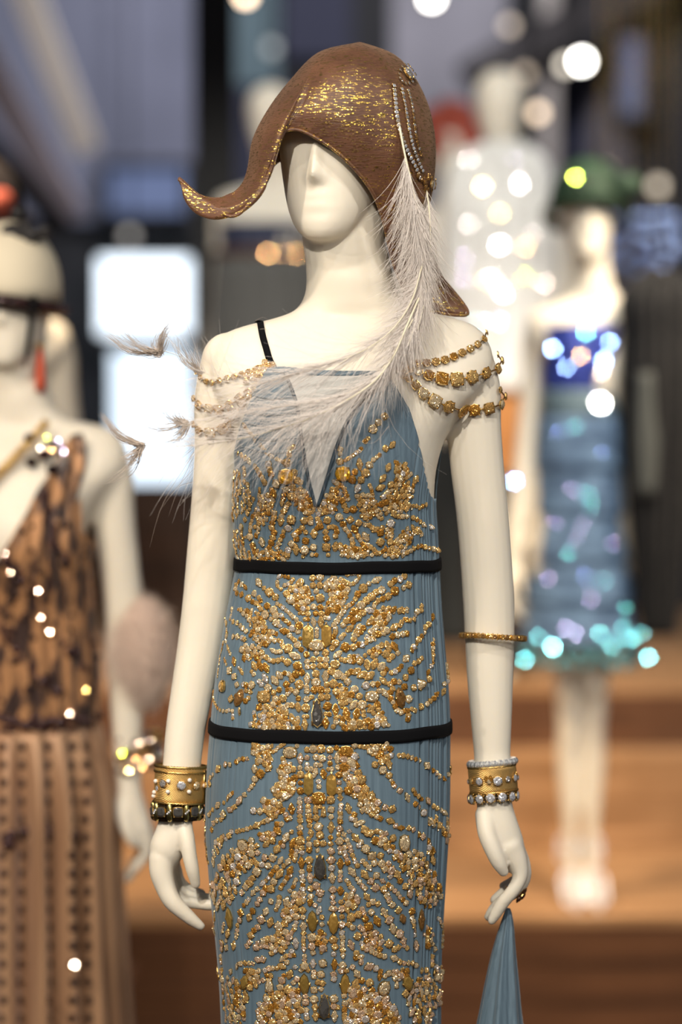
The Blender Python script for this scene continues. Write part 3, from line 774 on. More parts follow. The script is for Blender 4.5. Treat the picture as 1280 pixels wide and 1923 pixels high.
TILES['5'] = (370, 1380, 5.333, '''
f 48 545 100 600 80 690 120 770 110 760 180 690 200 760 240 720 340 640 300 580 280 600 210 545 190
s 40 690 180 770 170 820 120 870 95
b champ 130 110 930 175
s 44 500 240 430 240 380 280
s 48 330 300 280 300
m 62 100 -30 215 340 / 55 90 90 575 340 / 66 105 -55 425 660 / 58 95 -30 600 905 / 52 110 85 165 1270 / 60 120 85 945 740 / 70 95 45 805 960 / 66 112 -60 890 1030 / 66 92 -60 800 1145 / 66 112 -55 825 1390 / 58 105 -65 930 1360 / 60 110 -65 955 1085 / 56 112 90 1035 240 / 60 122 90 1045 1280 / 50 110 -75 1180 380 / 50 92 80 1140 980 / 58 112 90 1130 1430 / 58 105 80 1265 390 / 55 90 -30 210 705
s 40 160 400 130 430
f 46 50 440 120 430 130 490 80 530 50 510
o 85 635 390 / 65 580 445 / 50 475 600 / 60 330 750 / 80 265 800 / 60 70 840 / 65 565 760 / 65 630 765 / 55 350 970 / 60 320 1010 / 65 545 1060 / 90 415 1220 / 70 680 1230 / 80 755 1230 / 65 710 1310 / 90 600 1370 / 70 490 1520 / 60 450 1580 / 70 770 1470 / 80 740 1540 / 90 1030 1060 / 50 1030 330 / 70 1035 400 / 50 1035 480 / 70 1035 560 / 65 1030 930 / 55 1100 150 / 80 1160 140 / 50 1100 230 / 45 1100 300 / 75 1110 650 / 45 1115 1040 / 75 1120 1255 / 60 1135 1540 / 80 1240 140 / 60 1190 225 / 70 1250 240 / 48 1215 470 / 48 1220 520 / 50 1225 715 / 65 1190 830 / 85 1215 920 / 75 1230 1005 / 65 1195 1085 / 65 1260 1085 / 45 1205 1155 / 80 1190 1510 / 80 1230 1580 / 45 930 1560 / 55 150 950 / 45 1000 110
s 38 565 495 520 550
s 45 380 720 355 735
s 45 240 850 190 860 150 900
s 40 355 580 310 630 270 680
s 44 160 750 120 800
s 40 75 930 80 1000 80 1060 85 1140 100 1210 115 1280
s 48 860 240 870 280
f 62 850 310 960 270 990 400 980 480 920 620 860 660 780 620 750 580 810 480 830 400
s 45 970 540 930 600
f 52 660 660 760 640 840 690 870 760 790 800 700 810 660 730
s 48 850 760 800 800 720 850 670 870
s 42 540 930 470 950 400 965
f 50 250 1000 300 1000 300 1060 240 1110 230 1180 180 1220 160 1160 190 1070
s 50 890 800 900 850 940 830
s 50 800 890 860 890 840 920
f 52 610 1000 700 970 790 1000 740 1080 680 1110 630 1050
s 42 945 970 950 975
s 45 835 1080 865 1110
b champ 118 122 465 1105
f 60 360 1150 520 1120 620 1090 610 1170 560 1280 510 1340 420 1390 410 1550 330 1600 130 1600 180 1450 200 1330 260 1220
s 55 650 1300 600 1290
s 55 560 1430 600 1440 520 1460 550 1510
s 46 835 1260 800 1320 760 1370 720 1420 690 1460 640 1500 590 1560
s 50 870 1310 875 1315
s 55 690 1540 660 1580
s 48 945 1160 940 1220 905 1280
s 48 1000 1120 1000 1170 975 1240 970 1280
s 44 900 1430 870 1480 830 1540
s 42 990 1450 960 1520
s 50 1030 640 1030 720 1025 800 1030 870
s 46 1030 985 1040 990
s 48 1050 1130 1050 1190
s 48 1050 1370 1055 1450 1060 1510 1060 1580
s 45 1100 340 1140 345
b2 bronze 85 215 90 1115 490
s 50 1110 720 1115 800 1120 850 1130 910
s 56 1120 1100 1120 1170
s 50 1125 1320 1125 1350
s 45 1190 300 1240 300
b amber 130 115 1215 635
p topaz 60 105 1185 740 / topaz 60 105 1265 770
pear smoky 138 240 1235 1320
''')
TILES['6'] = (600, 1380, 4.923, '''
o 60 95 140 / 45 95 210 / 45 95 265 / 75 100 600 / 60 105 690 / 45 105 760 / 45 100 950 / 48 100 1005 / 65 105 1075 / 75 105 1155 / 60 110 1230 / 65 120 1430 / 48 155 120 / 48 170 300 / 60 178 370 / 45 180 440 / 65 180 515 / 60 185 865 / 40 175 920 / 75 185 980 / 60 325 95 / 65 575 245 / 60 510 275 / 75 580 325 / 60 640 375 / 55 740 515 / 65 960 720 / 60 600 670 / 70 668 685 / 50 700 840 / 60 910 920 / 60 950 940 / 65 675 955 / 75 425 1055 / 80 480 1115 / 60 560 1115 / 60 505 1185 / 80 660 1250 / 50 635 1190 / 50 650 1310 / 60 790 1400 / 65 470 1350 / 75 515 1410 / 65 590 1430 / 60 525 1300
s 38 80 320 120 320
b2 amber 85 195 90 108 465
m 52 115 90 105 855 / 55 110 85 115 1320 / 50 105 90 162 215 / 55 110 90 192 1190 / 50 105 80 640 270 / 50 112 52 810 580 / 58 88 35 990 285 / 52 80 45 1000 610 / 55 92 20 650 795 / 50 100 65 1045 1160 / 50 112 75 265 680 / 66 85 60 415 880 / 62 102 -15 460 910 / 55 102 52 330 950 / 60 100 60 715 1290 / 58 102 50 415 1290 / 58 112 55 300 1265 / 55 85 90 192 1440
s 45 190 580 195 640 190 710 190 800
s 42 190 1050 190 1110
s 42 190 1270 190 1350
b amber 125 95 240 155
s 42 370 105 430 120 450 90
f 50 460 90 640 50 670 180 640 230 500 200 460 150
s 38 660 420 690 470
s 45 880 640 930 680
f 48 1010 770 1060 750 1110 820 1180 900 1210 990 1180 1000 1140 910 1010 830
s 42 735 190 800 195 860 215 920 240
s 42 1045 330 1100 380 1150 410 1180 380 1215 340 1210 310
s 42 860 510 890 555 940 590
s 42 1050 660 1110 690 1170 730 1170 800 1180 860
f 60 200 220 330 200 340 290 390 410 440 490 480 560 400 590 330 600 240 500 220 350
f 50 360 620 460 590 560 600 560 640 540 700 480 740 400 720 350 670
s 48 480 735 540 760 580 790
s 42 750 860 820 860 870 880
f 48 960 960 1000 950 1040 1040 1050 1110 1010 1110 980 1020
s 45 320 740 290 780 350 790 330 830 390 810 370 850
s 44 530 890 610 915
f 54 480 960 600 940 660 1020 700 1060 760 1100 770 1180 690 1160 640 1070 540 1010
b champ 100 145 780 1000
f 54 780 1090 860 1040 960 1110 1010 1220 1080 1320 1120 1450 1110 1477 870 1477 840 1390 820 1270 740 1210 790 1170
s 40 275 890 280 895
s 45 380 990 360 1025
s 58 570 1190 600 1240
s 55 740 1350 745 1355
s 50 820 1450 825 1455
s 40 225 920 250 970 280 1040 300 1100 320 1160 360 1230
s 44 395 1170 440 1210 480 1260
s 44 580 1350 630 1380 680 1430 720 1470
s 42 230 1040 235 1110 260 1180
s 42 345 1330 390 1390 430 1430
s 42 250 1345 280 1400 320 1450
''')
TILES['7'] = (370, 1640, 5.333, '''
f 60 150 100 420 80 410 160 340 260 310 330 180 330 120 190
mc bronze 85 210 78 325 450
s 30 175 380 175 450 170 520
m 42 110 85 170 590 / 55 100 -60 445 205 / 50 110 -75 370 720 / 62 95 -60 525 440 / 60 92 -65 690 380 / 62 112 -70 735 490 / 62 112 -70 895 280 / 58 85 10 610 865 / 58 122 85 985 700 / 58 92 20 850 930 / 58 112 -65 310 600 / 62 112 -65 930 1010 / 62 102 90 1065 530 / 55 100 90 1060 210 / 48 100 85 1130 60 / 55 95 90 1160 905 / 55 100 90 1180 1340 / 58 100 90 1185 1430 / 48 92 -70 1220 370
s 45 560 30 500 90 470 170
s 46 590 160 545 215 510 270 470 320
o 75 440 395 / 60 430 470 / 50 410 520 / 65 560 375 / 85 645 460 / 62 610 540 / 70 540 620 / 50 930 180 / 90 820 530 / 70 880 500 / 70 920 640 / 65 660 860 / 50 620 975 / 45 870 1020 / 75 850 1070 / 70 835 1140 / 90 910 1165 / 70 1055 370 / 50 1060 440 / 80 1075 930 / 45 1040 970 / 45 1110 970 / 70 1085 1290 / 85 1150 640 / 75 1150 730 / 50 1160 795 / 70 1170 1165 / 80 1170 1260 / 75 1195 120 / 80 1235 200 / 45 1225 265 / 45 1180 320 / 50 1250 440 / 50 1250 510 / 80 1260 900 / 75 1240 1010 / 60 1210 1090 / 60 1255 1100 / 50 1240 1160 / 55 1085 1230
s 42 405 570 390 640
s 54 770 80 740 150 670 180 640 240 610 290 590 330
s 42 930 20 880 90 830 150
s 42 985 60 960 110
s 50 740 280 750 310
s 48 570 570 575 575
s 48 530 690 490 740
s 45 825 240 810 320 780 380
f 58 970 200 1080 180 1080 250 1020 330 1000 400 1000 470 920 480 850 440 860 360 950 310
f 52 600 690 740 620 860 570 950 590 900 720 850 780 760 780 680 730 580 770
s 48 990 490 970 560
s 46 780 780 720 810
s 46 560 900 480 900 440 900 400 930 350 970 310 1020 300 1070
s 48 950 780 970 820 890 830 850 860 900 890
s 50 800 950 740 950 680 970
s 48 700 1020 770 1025
s 40 270 510 250 600
f 56 220 680 300 660 300 740 260 800 220 770
s 35 240 830 240 900
f 48 190 970 260 950 260 1080 220 1060
s 36 260 1130 260 1220 270 1320 290 1400 290 1480
mc bronze 90 145 -70 480 1090
f 54 480 960 600 980 640 1060 600 1120 530 1170 500 1250 480 1340 490 1430 430 1509 270 1509 300 1300 280 1100 330 1060 400 1060 430 1130 530 1140 530 1050
p champ 100 150 725 1120
s 52 660 1070 690 1040
s 45 980 940 985 945
s 50 1000 1060 960 1100
f 60 670 1200 800 1180 1000 1130 1040 1220 1040 1400 1040 1509 600 1509 600 1360 640 1280
s 48 1055 20 1060 130
s 46 1065 600 1065 700 1070 800 1075 870
mc bronze 95 205 88 1075 1110
s 46 1090 1370 1100 1450
s 50 1135 150 1140 220 1130 300
mc bronze 95 205 90 1155 480
s 52 1170 990 1170 1060
f 60 1200 580 1280 560 1280 800 1230 790 1190 700
pear smoky 130 235 1275 1330
''')
TILES['8'] = (600, 1640, 4.923, '''
m 52 110 88 120 40 / 52 110 90 135 840 / 52 110 90 138 1320 / 58 105 90 190 170 / 58 100 75 345 240 / 55 90 20 690 785 / 52 110 70 290 660 / 70 100 -20 455 860 / 60 112 65 530 440 / 58 112 60 595 360 / 62 112 75 675 510 / 58 95 70 770 620 / 48 110 85 895 670 / 60 95 65 830 190 / 50 90 60 435 215 / 55 95 55 345 930
o 65 120 150 / 48 120 220 / 48 125 270 / 75 125 610 / 60 140 680 / 48 130 745 / 75 130 1160 / 45 195 265 / 65 203 330 / 48 205 400 / 65 203 475 / 65 210 850 / 60 235 1200 / 80 290 405 / 65 355 380 / 60 420 420 / 80 450 490 / 70 350 580 / 75 640 650 / 60 690 700 / 55 725 685 / 80 640 430 / 80 735 560 / 65 470 70 / 75 520 130 / 70 590 150 / 60 670 290 / 65 725 340 / 65 850 350 / 60 790 120 / 70 460 1010 / 60 480 1080 / 55 940 900 / 60 475 360
s 45 110 325 140 330
mc amber 90 195 90 128 460
s 50 130 930 130 1000
s 48 130 1230 165 1240
s 45 195 20 190 75
s 45 205 550 210 640 215 730 215 790
s 48 200 900 250 900
mc amber 85 195 90 230 1025
s 45 225 1130 230 1150
s 45 225 1260 230 1340
s 45 250 70 280 110 310 160
f 52 230 180 300 180 330 260 330 310 250 340
s 48 390 330 410 370
s 50 270 470 310 510
f 48 360 480 410 490 480 540 520 550 600 580 600 630 560 680 590 740 520 740 400 690 380 630 430 610
s 45 400 690 470 715 540 750 600 770
s 44 740 820 800 830 860 830 900 860
s 44 1000 930 980 890
s 48 340 740 330 780 390 770 380 820
s 50 520 880 560 910 550 970 600 950 640 920
s 44 330 60 380 100 430 150
s 48 450 290 455 295
s 55 490 265 540 280
s 42 780 670 820 700
s 50 620 200 640 250
mc brown 60 95 65 765 420
s 45 560 60 620 100 670 150 720 200 770 250 820 290
s 44 850 410 865 460 870 520 875 580
s 52 720 30 740 90
f 54 830 0 1060 0 1110 130 1130 220 1080 270 1030 310 980 310 930 290 900 200 860 130
mc brown 65 190 88 938 430
f 50 970 460 1040 530 1060 700 1030 720 980 650 960 570
s 40 1100 420 1140 500 1130 580 1135 680
s 40 1040 770 1040 850
f 48 1050 850 1110 840 1150 970 1120 1010 1050 970
mc bronze 95 155 70 810 1010
b champ 115 130 590 1060
f 48 640 910 800 880 830 920 760 1000 700 980
p champ 50 70 710 1030
f 50 880 1000 960 940 1050 1000 1110 1080 1110 1250 1060 1200 1050 1300 1000 1393 880 1393 850 1300 810 1200 790 1120 760 1060 830 1070 860 1020
s 46 300 870 305 875
s 46 390 990 395 995
f 57 270 1000 340 1010 420 1080 520 1110 620 1130 690 1220 740 1330 730 1393 240 1393 280 1280 270 1130
''')
def inside(poly, x, y):
    c = False; n = len(poly); j = n - 1
    for i in range(n):
        if (poly[i][1] > y) != (poly[j][1] > y) and x < (poly[j][0] - poly[i][0]) * (y - poly[i][1]) / (poly[j][1] - poly[i][1]) + poly[i][0]: c = not c
        j = i
    return c
taken = {}
def free(x, y, r, k=.80):
    i, j = int(x // 24), int(y // 24)
    for ii in (i-1, i, i+1):
        for jj in (j-1, j, j+1):
            for (a, b, q) in taken.get((ii, jj), ()):
                if (a - x)**2 + (b - y)**2 < ((r + q) * k)**2: return False
    return True
def put(kind, m, x, y, w, h, ang, force=True):
    GEMS.append((kind, m, x, y, w, h, ang)); taken.setdefault((int(x // 24), int(y // 24)), []).append((x, y, min(w, h) / 2 if max(w, h) < 1.4 * min(w, h) else .62 * max(w, h) / 2))
passes = [('b', 'b2', 'mc', 'pear', 'p'), ('o', 'm'), ('s',), ('f',)]
for ps in passes:
    for key, (ox, oy, sc, txt) in TILES.items():
        fx = lambda x: ox + x / sc
        fy = lambda y: oy + y / sc
        for ln in txt.strip().split('\n'):
            t = ln.split()
            if t[0] not in ps: continue
            if t[0] == 'b':
                w, h, x, y = map(float, t[2:6]); put('big', t[1], fx(x), fy(y), w/sc, h/sc, 90)
            elif t[0] == 'b2':
                w, h, a, x, y = map(float, t[2:7]); put('octagon', {'amber': 'honeyflat'}.get(t[1], t[1]), fx(x), fy(y), w/sc, h/sc, a)
            elif t[0] == 'mc':
                w, h, a, x, y = map(float, t[2:7]); put('marquise', {'amber': 'honeyflat'}.get(t[1], t[1]), fx(x), fy(y), w/sc, h/sc, a)
            elif t[0] == 'pear':
                w, h, x, y = map(float, t[2:6]); put('pear', t[1], fx(x), fy(y), w/sc, h/sc, -90)
            elif t[0] == 'p':
                for q in ' '.join(t[1:]).split('/'):
                    e = q.split(); w, h, x, y = map(float, e[1:]); put('pear', e[0], fx(x), fy(y), w/sc, h/sc, -90)
            elif t[0] == 'o':
                for q in ' '.join(t[1:]).split('/'):
                    d, x, y = map(float, q.split())
                    if free(fx(x), fy(y), d/sc/2, .5): put('round', pick(fy(y)), fx(x), fy(y), d/sc, d/sc, _g.uniform(0, 90))
            elif t[0] == 'm':
                for q in ' '.join(t[1:]).split('/'):
                    w, h, a, x, y = map(float, q.split())
                    if free(fx(x), fy(y), w/sc/2, .5): put('marquise', pick(fy(y)), fx(x), fy(y), w/sc, h/sc, a)
            elif t[0] == 's':
                s = float(t[1]) / sc; v = list(map(float, t[2:])); pts = [(fx(v[i]), fy(v[i+1])) for i in range(0, len(v), 2)]
                for i in range(len(pts) - 1): pass
                d = [0]; 
                for a, b in zip(pts, pts[1:]): d.append(d[-1] + math.dist(a, b))
                u = 0
                while u <= d[-1] + .3 * s:
                    k = s * _g.uniform(.95, 1.2); q = min(u, d[-1])
                    x = np.interp(q, d, [p[0] for p in pts]); y = np.interp(q, d, [p[1] for p in pts])
                    x2 = np.interp(min(q + 2, d[-1]), d, [p[0] for p in pts]); y2 = np.interp(min(q + 2, d[-1]), d, [p[1] for p in pts])
                    x1 = np.interp(max(q - 2, 0), d, [p[0] for p in pts]); y1 = np.interp(max(q - 2, 0), d, [p[1] for p in pts])
                    ang = math.degrees(math.atan2(y2 - y1, x2 - x1))
                    pr = _g.uniform()
                    if pr < .12 and d[-1] > 2.5 * s:
                        u += k * .3
                        if free(x, y, k * .5, .52): put('marquise', pick(y), x, y, k * .9, k * 1.7, ang)
                        u += k * 1.25
                    else:
                        off = _g.uniform(-.06, .06) * s; nx, ny = -math.sin(math.radians(ang)), math.cos(math.radians(ang))
                        if free(x + nx*off, y + ny*off, k/2, .50): put('round', pick(y), x + nx*off, y + ny*off, k, k, _g.uniform(0, 90))
                        u += k * .84
            elif t[0] == 'f':
                s = float(t[1]) / sc; v = list(map(float, t[2:])); poly = [(fx(v[i]), fy(v[i+1])) for i in range(0, len(v), 2)]
                x0, x1 = min(p[0] for p in poly), max(p[0] for p in poly); y0, y1 = min(p[1] for p in poly), max(p[1] for p in poly)
                for stage, (lo, hi, tries) in enumerate(((1.1, 1.4, 40), (.85, 1.05, 280), (.55, .75, 320))):
                    tries = int(tries * (x1-x0) * (y1-y0) / (40 * s * s)) + 20
                    for _ in range(tries):
                        x, y = _g.uniform(x0, x1), _g.uniform(y0, y1); k = s * _g.uniform(lo, hi)
                        if inside(poly, x, y) and free(x, y, k/2, .70):
                            if stage < 2 and _g.uniform() < .22: put('marquise', pick(y), x, y, k * .85, k * 1.45, _g.uniform(30, 150))
                            else: put('round', pick(y), x, y, k, k, _g.uniform(0, 90))
def gem_frame(px, py, ang, bvh=None, tilt=.10, off=0.0, r=None):
    loc, nor = hit(px, py, bvh, off)
    r = r or _g
    nor = (nor + Vector((r.normal(0, tilt), r.normal(0, tilt), r.normal(0, tilt)))).normalized()
    dx, dz = math.cos(math.radians(ang)), -math.sin(math.radians(ang))
    L = Vector((dx, 0, dz)); L = (L - nor * L.dot(nor)).normalized()
    X = L.cross(nor).normalized()
    return loc, X, L, nor          # x: across, y: along, z: out
gem_mesh = {}
def gem_data(kind, m):
    if (kind, m) not in gem_mesh:
        V, F, FM = SHAPES[kind]; me = bpy.data.meshes.new('gem_' + kind + '_' + m)
        me.from_pydata([tuple(v) for v in V], [], F); me.materials.append(M_GOLD); me.materials.append(M_GEM[m])
        me.polygons.foreach_set('material_index', np.array(FM, np.int32)); me.update(); gem_mesh[(kind, m)] = me
    return gem_mesh[(kind, m)]
def gem_matrix(fr, w, h, scale=PX):
    loc, X, L, N = fr; hz = min(w, h) * .5 * scale * .7
    return Matrix(((X.x*w/2*scale, L.x*h/2*scale, N.x*hz, loc.x + N.x*hz*.22), (X.y*w/2*scale, L.y*h/2*scale, N.y*hz, loc.y + N.y*hz*.22), (X.z*w/2*scale, L.z*h/2*scale, N.z*hz, loc.z + N.z*hz*.22), (0, 0, 0, 1)))
def gem_object(name, kind, m, M, parent):
    o = bpy.data.objects.new(name, gem_data(kind, m)); link(o, parent); o.matrix_basis = M; return o
GEMS.sort(key=lambda g: -g[4] * g[5])
names = {'round': 'round_crystal', 'big': 'large_crystal', 'marquise': 'marquise_crystal', 'pear': 'teardrop_crystal', 'octagon': 'baguette_crystal'}
mats_list = list(M_GEM); SV = []; SF = []; SM = []; so = 0
for i, (kind, m, x, y, w, h, ang) in enumerate(GEMS):
    fr = gem_frame(x, y, ang); MM = gem_matrix(fr, w * 1.09, h * 1.06)
    if i < 290:
        o = gem_object(names[kind], kind, m, MM, gown)
        if m in ('smoky',): o['label'] = 'dark smoky teardrop stone'
    else:
        V, F, FM = SHAPES[kind]; A = np.array(MM)
        SV.append(V @ A[:3, :3].T + A[:3, 3]); SF += [tuple(q + so for q in f) for f in F]; so += len(V)
        SM += [0 if q == 0 else 1 + mats_list.index(m) for q in FM]
small = mk('small_crystals', np.concatenate(SV), SF, [M_GOLD] + [M_GEM[k] for k in mats_list], gown, False, SM)
tag(small, 'tiny golden crystals sewn in strands and clusters', kind='stuff')
print('GEMS', len(GEMS))
# ------------------------------------------------------------------ hat
hat = empty('cloche_hat', P(672, 330, 0), 'brown metallic woven hat with a curled brim and a long ostrich feather', 'hat')
def hat_cloth():
    m = mat('brown_lame', (.10, .04, .018), .5, .0)
    N, L, b = nodes(m)
    tc = N.new('ShaderNodeTexCoord')
    mp = N.new('ShaderNodeMapping'); mp.inputs['Rotation'].default_value = (0, math.radians(14), 0); mp.inputs['Scale'].default_value = (90, 90, 560)
    w = N.new('ShaderNodeTexNoise'); w.inputs['Scale'].default_value = 1; w.inputs['Detail'].default_value = 3
    L.new(tc.outputs['Object'], mp.inputs[0]); L.new(mp.outputs[0], w.inputs['Vector'])
    fl = N.new('ShaderNodeTexVoronoi'); fl.inputs['Scale'].default_value = 330
    L.new(tc.outputs['Object'], fl.inputs['Vector'])
    big = N.new('ShaderNodeTexNoise'); big.inputs['Scale'].default_value = 22; big.inputs['Detail'].default_value = 5
    L.new(tc.outputs['Object'], big.inputs['Vector'])
    cr = N.new('ShaderNodeValToRGB'); cr.color_ramp.elements[0].position = .33; cr.color_ramp.elements[1].position = .7
    cr.color_ramp.elements[0].color = (.058, .020, .009, 1); cr.color_ramp.elements[1].color = (.20, .085, .043, 1)
    mx = N.new('ShaderNodeMath'); mx.operation = 'MULTIPLY_ADD'; mx.inputs[1].default_value = .55; 
    L.new(w.outputs[0], mx.inputs[0])
    sc = N.new('ShaderNodeMath'); sc.operation = 'MULTIPLY'; sc.inputs[1].default_value = .45; L.new(big.outputs[0], sc.inputs[0]); L.new(sc.outputs[0], mx.inputs[2])
    L.new(mx.outputs[0], cr.inputs[0]); L.new(cr.outputs[0], b.inputs['Base Color'])
    b.inputs['Sheen Weight'].default_value = .25; b.inputs['Sheen Tint'].default_value = (1, .7, .45, 1)
    # gold threads: a second, shiny layer where the weave brings them up
    g = N.new('ShaderNodeBsdfPrincipled'); g.inputs['Base Color'].default_value = (.80, .55, .10, 1); g.inputs['Metallic'].default_value = 1; g.inputs['Roughness'].default_value = .24
    g2 = N.new('ShaderNodeValToRGB'); g2.color_ramp.elements[0].position = .53; g2.color_ramp.elements[1].position = .60
    L.new(w.outputs[0], g2.inputs[0])
    f2 = N.new('ShaderNodeMath'); f2.operation = 'GREATER_THAN'; f2.inputs[1].default_value = .84
    L.new(fl.outputs['Color'], f2.inputs[0])
    gm = N.new('ShaderNodeMath'); gm.operation = 'MULTIPLY'; gm.inputs[1].default_value = .55; L.new(g2.outputs[0], gm.inputs[0])
    ga = N.new('ShaderNodeMath'); ga.operation = 'MULTIPLY_ADD'; ga.inputs[1].default_value = .34; L.new(f2.outputs[0], ga.inputs[0]); L.new(gm.outputs[0], ga.inputs[2])
    bp = N.new('ShaderNodeBump'); bp.inputs['Strength'].default_value = .55; bp.inputs['Distance'].default_value = .0012
    L.new(w.outputs[0], bp.inputs['Height']); L.new(bp.outputs[0], b.inputs['Normal'])
    # each fleck is tilted its own way
    bp2 = N.new('ShaderNodeBump'); bp2.inputs['Strength'].default_value = .5; bp2.inputs['Distance'].default_value = .0015
    L.new(fl.outputs['Distance'], bp2.inputs['Height']); L.new(bp2.outputs[0], g.inputs['Normal'])
    ms = N.new('ShaderNodeMixShader'); L.new(ga.outputs[0], ms.inputs[0]); L.new(b.outputs[0], ms.inputs[1]); L.new(g.outputs[0], ms.inputs[2])
    L.new(ms.outputs[0], N['Material Output'].inputs['Surface'])
    return m
M_HAT = hat_cloth()
AP = (676, 78, .0)
HATC = [   # columns from the crown to the brim: photo x, photo y, depth
 [AP, (642, 96, -.060), (612, 150, -.094), (597, 205, -.102), (588, 256, -.094)],
 [AP, (668, 96, -.065), (660, 160, -.102), (650, 225, -.106), (640, 292, -.094)],
 [AP, (695, 98, -.058), (708, 165, -.094), (706, 250, -.098), (688, 345, -.080)],
 [AP, (718, 101, -.044), (750, 175, -.080), (752, 270, -.088), (735, 350, -.075), (715, 400, -.055)],
 [AP, (734, 102, -.024), (778, 178, -.046), (790, 275, -.054), (775, 370, -.050), (738, 450, -.045), (742, 505, -.030)],
 [AP, (744, 104, -.002), (797, 180, -.006), (815, 262, -.010), (812, 345, -.015), (790, 430, -.020), (775, 520, -.015), (778, 570, -.005)],
 [AP, (738, 103, .022), (792, 180, .036), (814, 265, .040), (810, 350, .036), (800, 430, .030), (822, 520, .012), (858, 592, .004)],
 [AP, (722, 102, .040), (770, 178, .066), (785, 265, .074), (790, 350, .070), (795, 430, .056), (828, 515, .034), (872, 574, .020)],
 [AP, (695, 100, .056), (715, 175, .094), (720, 265, .108), (725, 350, .104), (740, 420, .090), (775, 470, .070)],
 [AP, (664, 100, .060), (655, 175, .100), (650, 265, .114), (650, 350, .112), (655, 400, .104)],
 [AP, (630, 101, .048), (600, 175, .082), (585, 260, .092), (580, 340, .092)],
 [AP, (606, 104, .028), (562, 170, .050), (540, 235, .058), (530, 300, .050)],
 [AP, (596, 102, .006), (549, 150, .012), (516, 196, .014), (494, 245, .008), (488, 300, -.010), (478, 350, -.030)],
 [AP, (595, 101, -.004), (548, 149, -.006), (510, 200, -.010), (482, 258, -.020), (474, 318, -.034), (456, 358, -.046), (438, 364, -.052)],
 [AP, (594, 100, -.010), (547, 148, -.016), (506, 203, -.022), (475, 265, -.032), (466, 326, -.044), (448, 361, -.054), (415, 374, -.060), (390, 377, -.064)],
 [AP, (594, 100, -.014), (547, 148, -.024), (504, 204, -.032), (472, 268, -.042), (462, 330, -.052), (445, 362, -.060), (410, 376, -.066), (372, 370, -.070), (348, 350, -.072), (340, 338, -.072)],
 [AP, (598, 101, -.032), (556, 152, -.058), (519, 206, -.076), (490, 268, -.084), (478, 335, -.086), (452, 376, -.086), (412, 392, -.086), (376, 386, -.084), (352, 360, -.080), (342, 340, -.076)],
 [AP, (608, 100, -.044), (572, 152, -.080), (544, 206, -.100), (522, 252, -.106), (512, 300, -.104), (486, 356, -.100), (448, 396, -.096), (408, 409, -.092), (372, 398, -.087), (350, 368, -.082), (343, 343, -.077)],
 [AP, (611, 100, -.046), (577, 152, -.082), (552, 207, -.098), (528, 250, -.100), (519, 296, -.102), (494, 350, -.102), (462, 388, -.100), (430, 406, -.097)],
 [AP, (613, 100, -.048), (580, 152, -.083), (556, 207, -.097), (530, 248, -.098), (521, 290, -.101), (502, 336, -.102), (478, 368, -.101)],
 [AP, (615, 99, -.050), (583, 152, -.084), (560, 206, -.096), (534, 246, -.096), (522, 280, -.098), (512, 312, -.100)],
 [AP, (618, 99, -.052), (587, 152, -.086), (564, 205, -.096), (540, 240, -.094), (522, 258, -.094)],
 [AP, (622, 98, -.054), (592, 152, -.088), (570, 204, -.098), (550, 243, -.092)],
]
NR = 46
cols = []
for c in HATC:
    w = [tuple(P(x, y, d)) for x, y, d in c]
    cols.append(smooth_path(w, NR))
cols = np.array(cols)                       # 17 x NR x 3
NC = 250
ext = np.concatenate([cols[-3:], cols, cols[:3]]); xs = np.arange(-3, len(cols) + 3)
u = np.linspace(0, len(cols), NC, endpoint=False)
def periodic(Y): return herm(xs, Y, u)
hg = np.stack([periodic(ext[:, r]) for r in range(NR)])    # NR x NC x 3
hg[0] = np.array(P(*AP))
F = [(k*NC + j, (k+1)*NC + j, (k+1)*NC + (j+1) % NC, k*NC + (j+1) % NC) for k in range(NR-1) for j in range(NC)]
V = hg.reshape(-1, 3)
crown = mk('felt_crown', V, F, M_HAT, hat)
crown.name = 'hat_body'
md = crown.modifiers.new('s', 'SMOOTH'); md.iterations = 3; md.factor = .5
md = crown.modifiers.new('thick', 'SOLIDIFY'); md.thickness = .003; md.offset = -1
md = crown.modifiers.new('sub', 'SUBSURF'); md.levels = 1; md.render_levels = 1
# rolled edge
rim = hg[-1]; rp = np.concatenate([rim, rim[:1]])
v, f = tube(rp, .0022, 8, 1, False); mk('rolled_brim_edge', v, f, M_HAT, hat)
HB = BVHTree.FromPolygons([tuple(q) for q in V], F)

# crystal trim on the side of the hat
M_GEM['dull'] = gemmat('grey_crystal', (.45, .42, .40), .12, .6)
def trim_row(pts, size, keys, name):
    d = smooth_path([(a, b, 0) for a, b in pts], 200)[:, :2]; s = np.concatenate([[0], np.cumsum(np.linalg.norm(np.diff(d, axis=0), axis=1))])
    n = int(s[-1] / size)
    for k in range(n):
        q = (k + .5) * size; x = np.interp(q, s, d[:, 0]); y = np.interp(q, s, d[:, 1])
        x2 = np.interp(q + 3, s, d[:, 0]); y2 = np.interp(q + 3, s, d[:, 1]); x1 = np.interp(q - 3, s, d[:, 0]); y1 = np.interp(q - 3, s, d[:, 1])
        fr = gem_frame(x, y, math.degrees(math.atan2(y2 - y1, x2 - x1)), HB, .12, .0015)
        gem_object(name, 'round', keys[int(_g.integers(len(keys)))], gem_matrix(fr, size * 1.15, size * .98), hat)
trim_row([(738, 158), (741, 190), (744, 220), (752, 255), (766, 290), (780, 318), (790, 345)], 8.2, ['silver', 'silver', 'pale'], 'trim_crystal')
trim_row([(752, 165), (758, 195), (764, 230), (770, 262), (782, 300), (796, 330)], 7.5, ['silver', 'dull', 'silver'], 'trim_crystal')
trim_row([(764, 168), (772, 200), (776, 232), (780, 262), (792, 300)], 6.5, ['dull', 'brown'], 'trim_crystal')
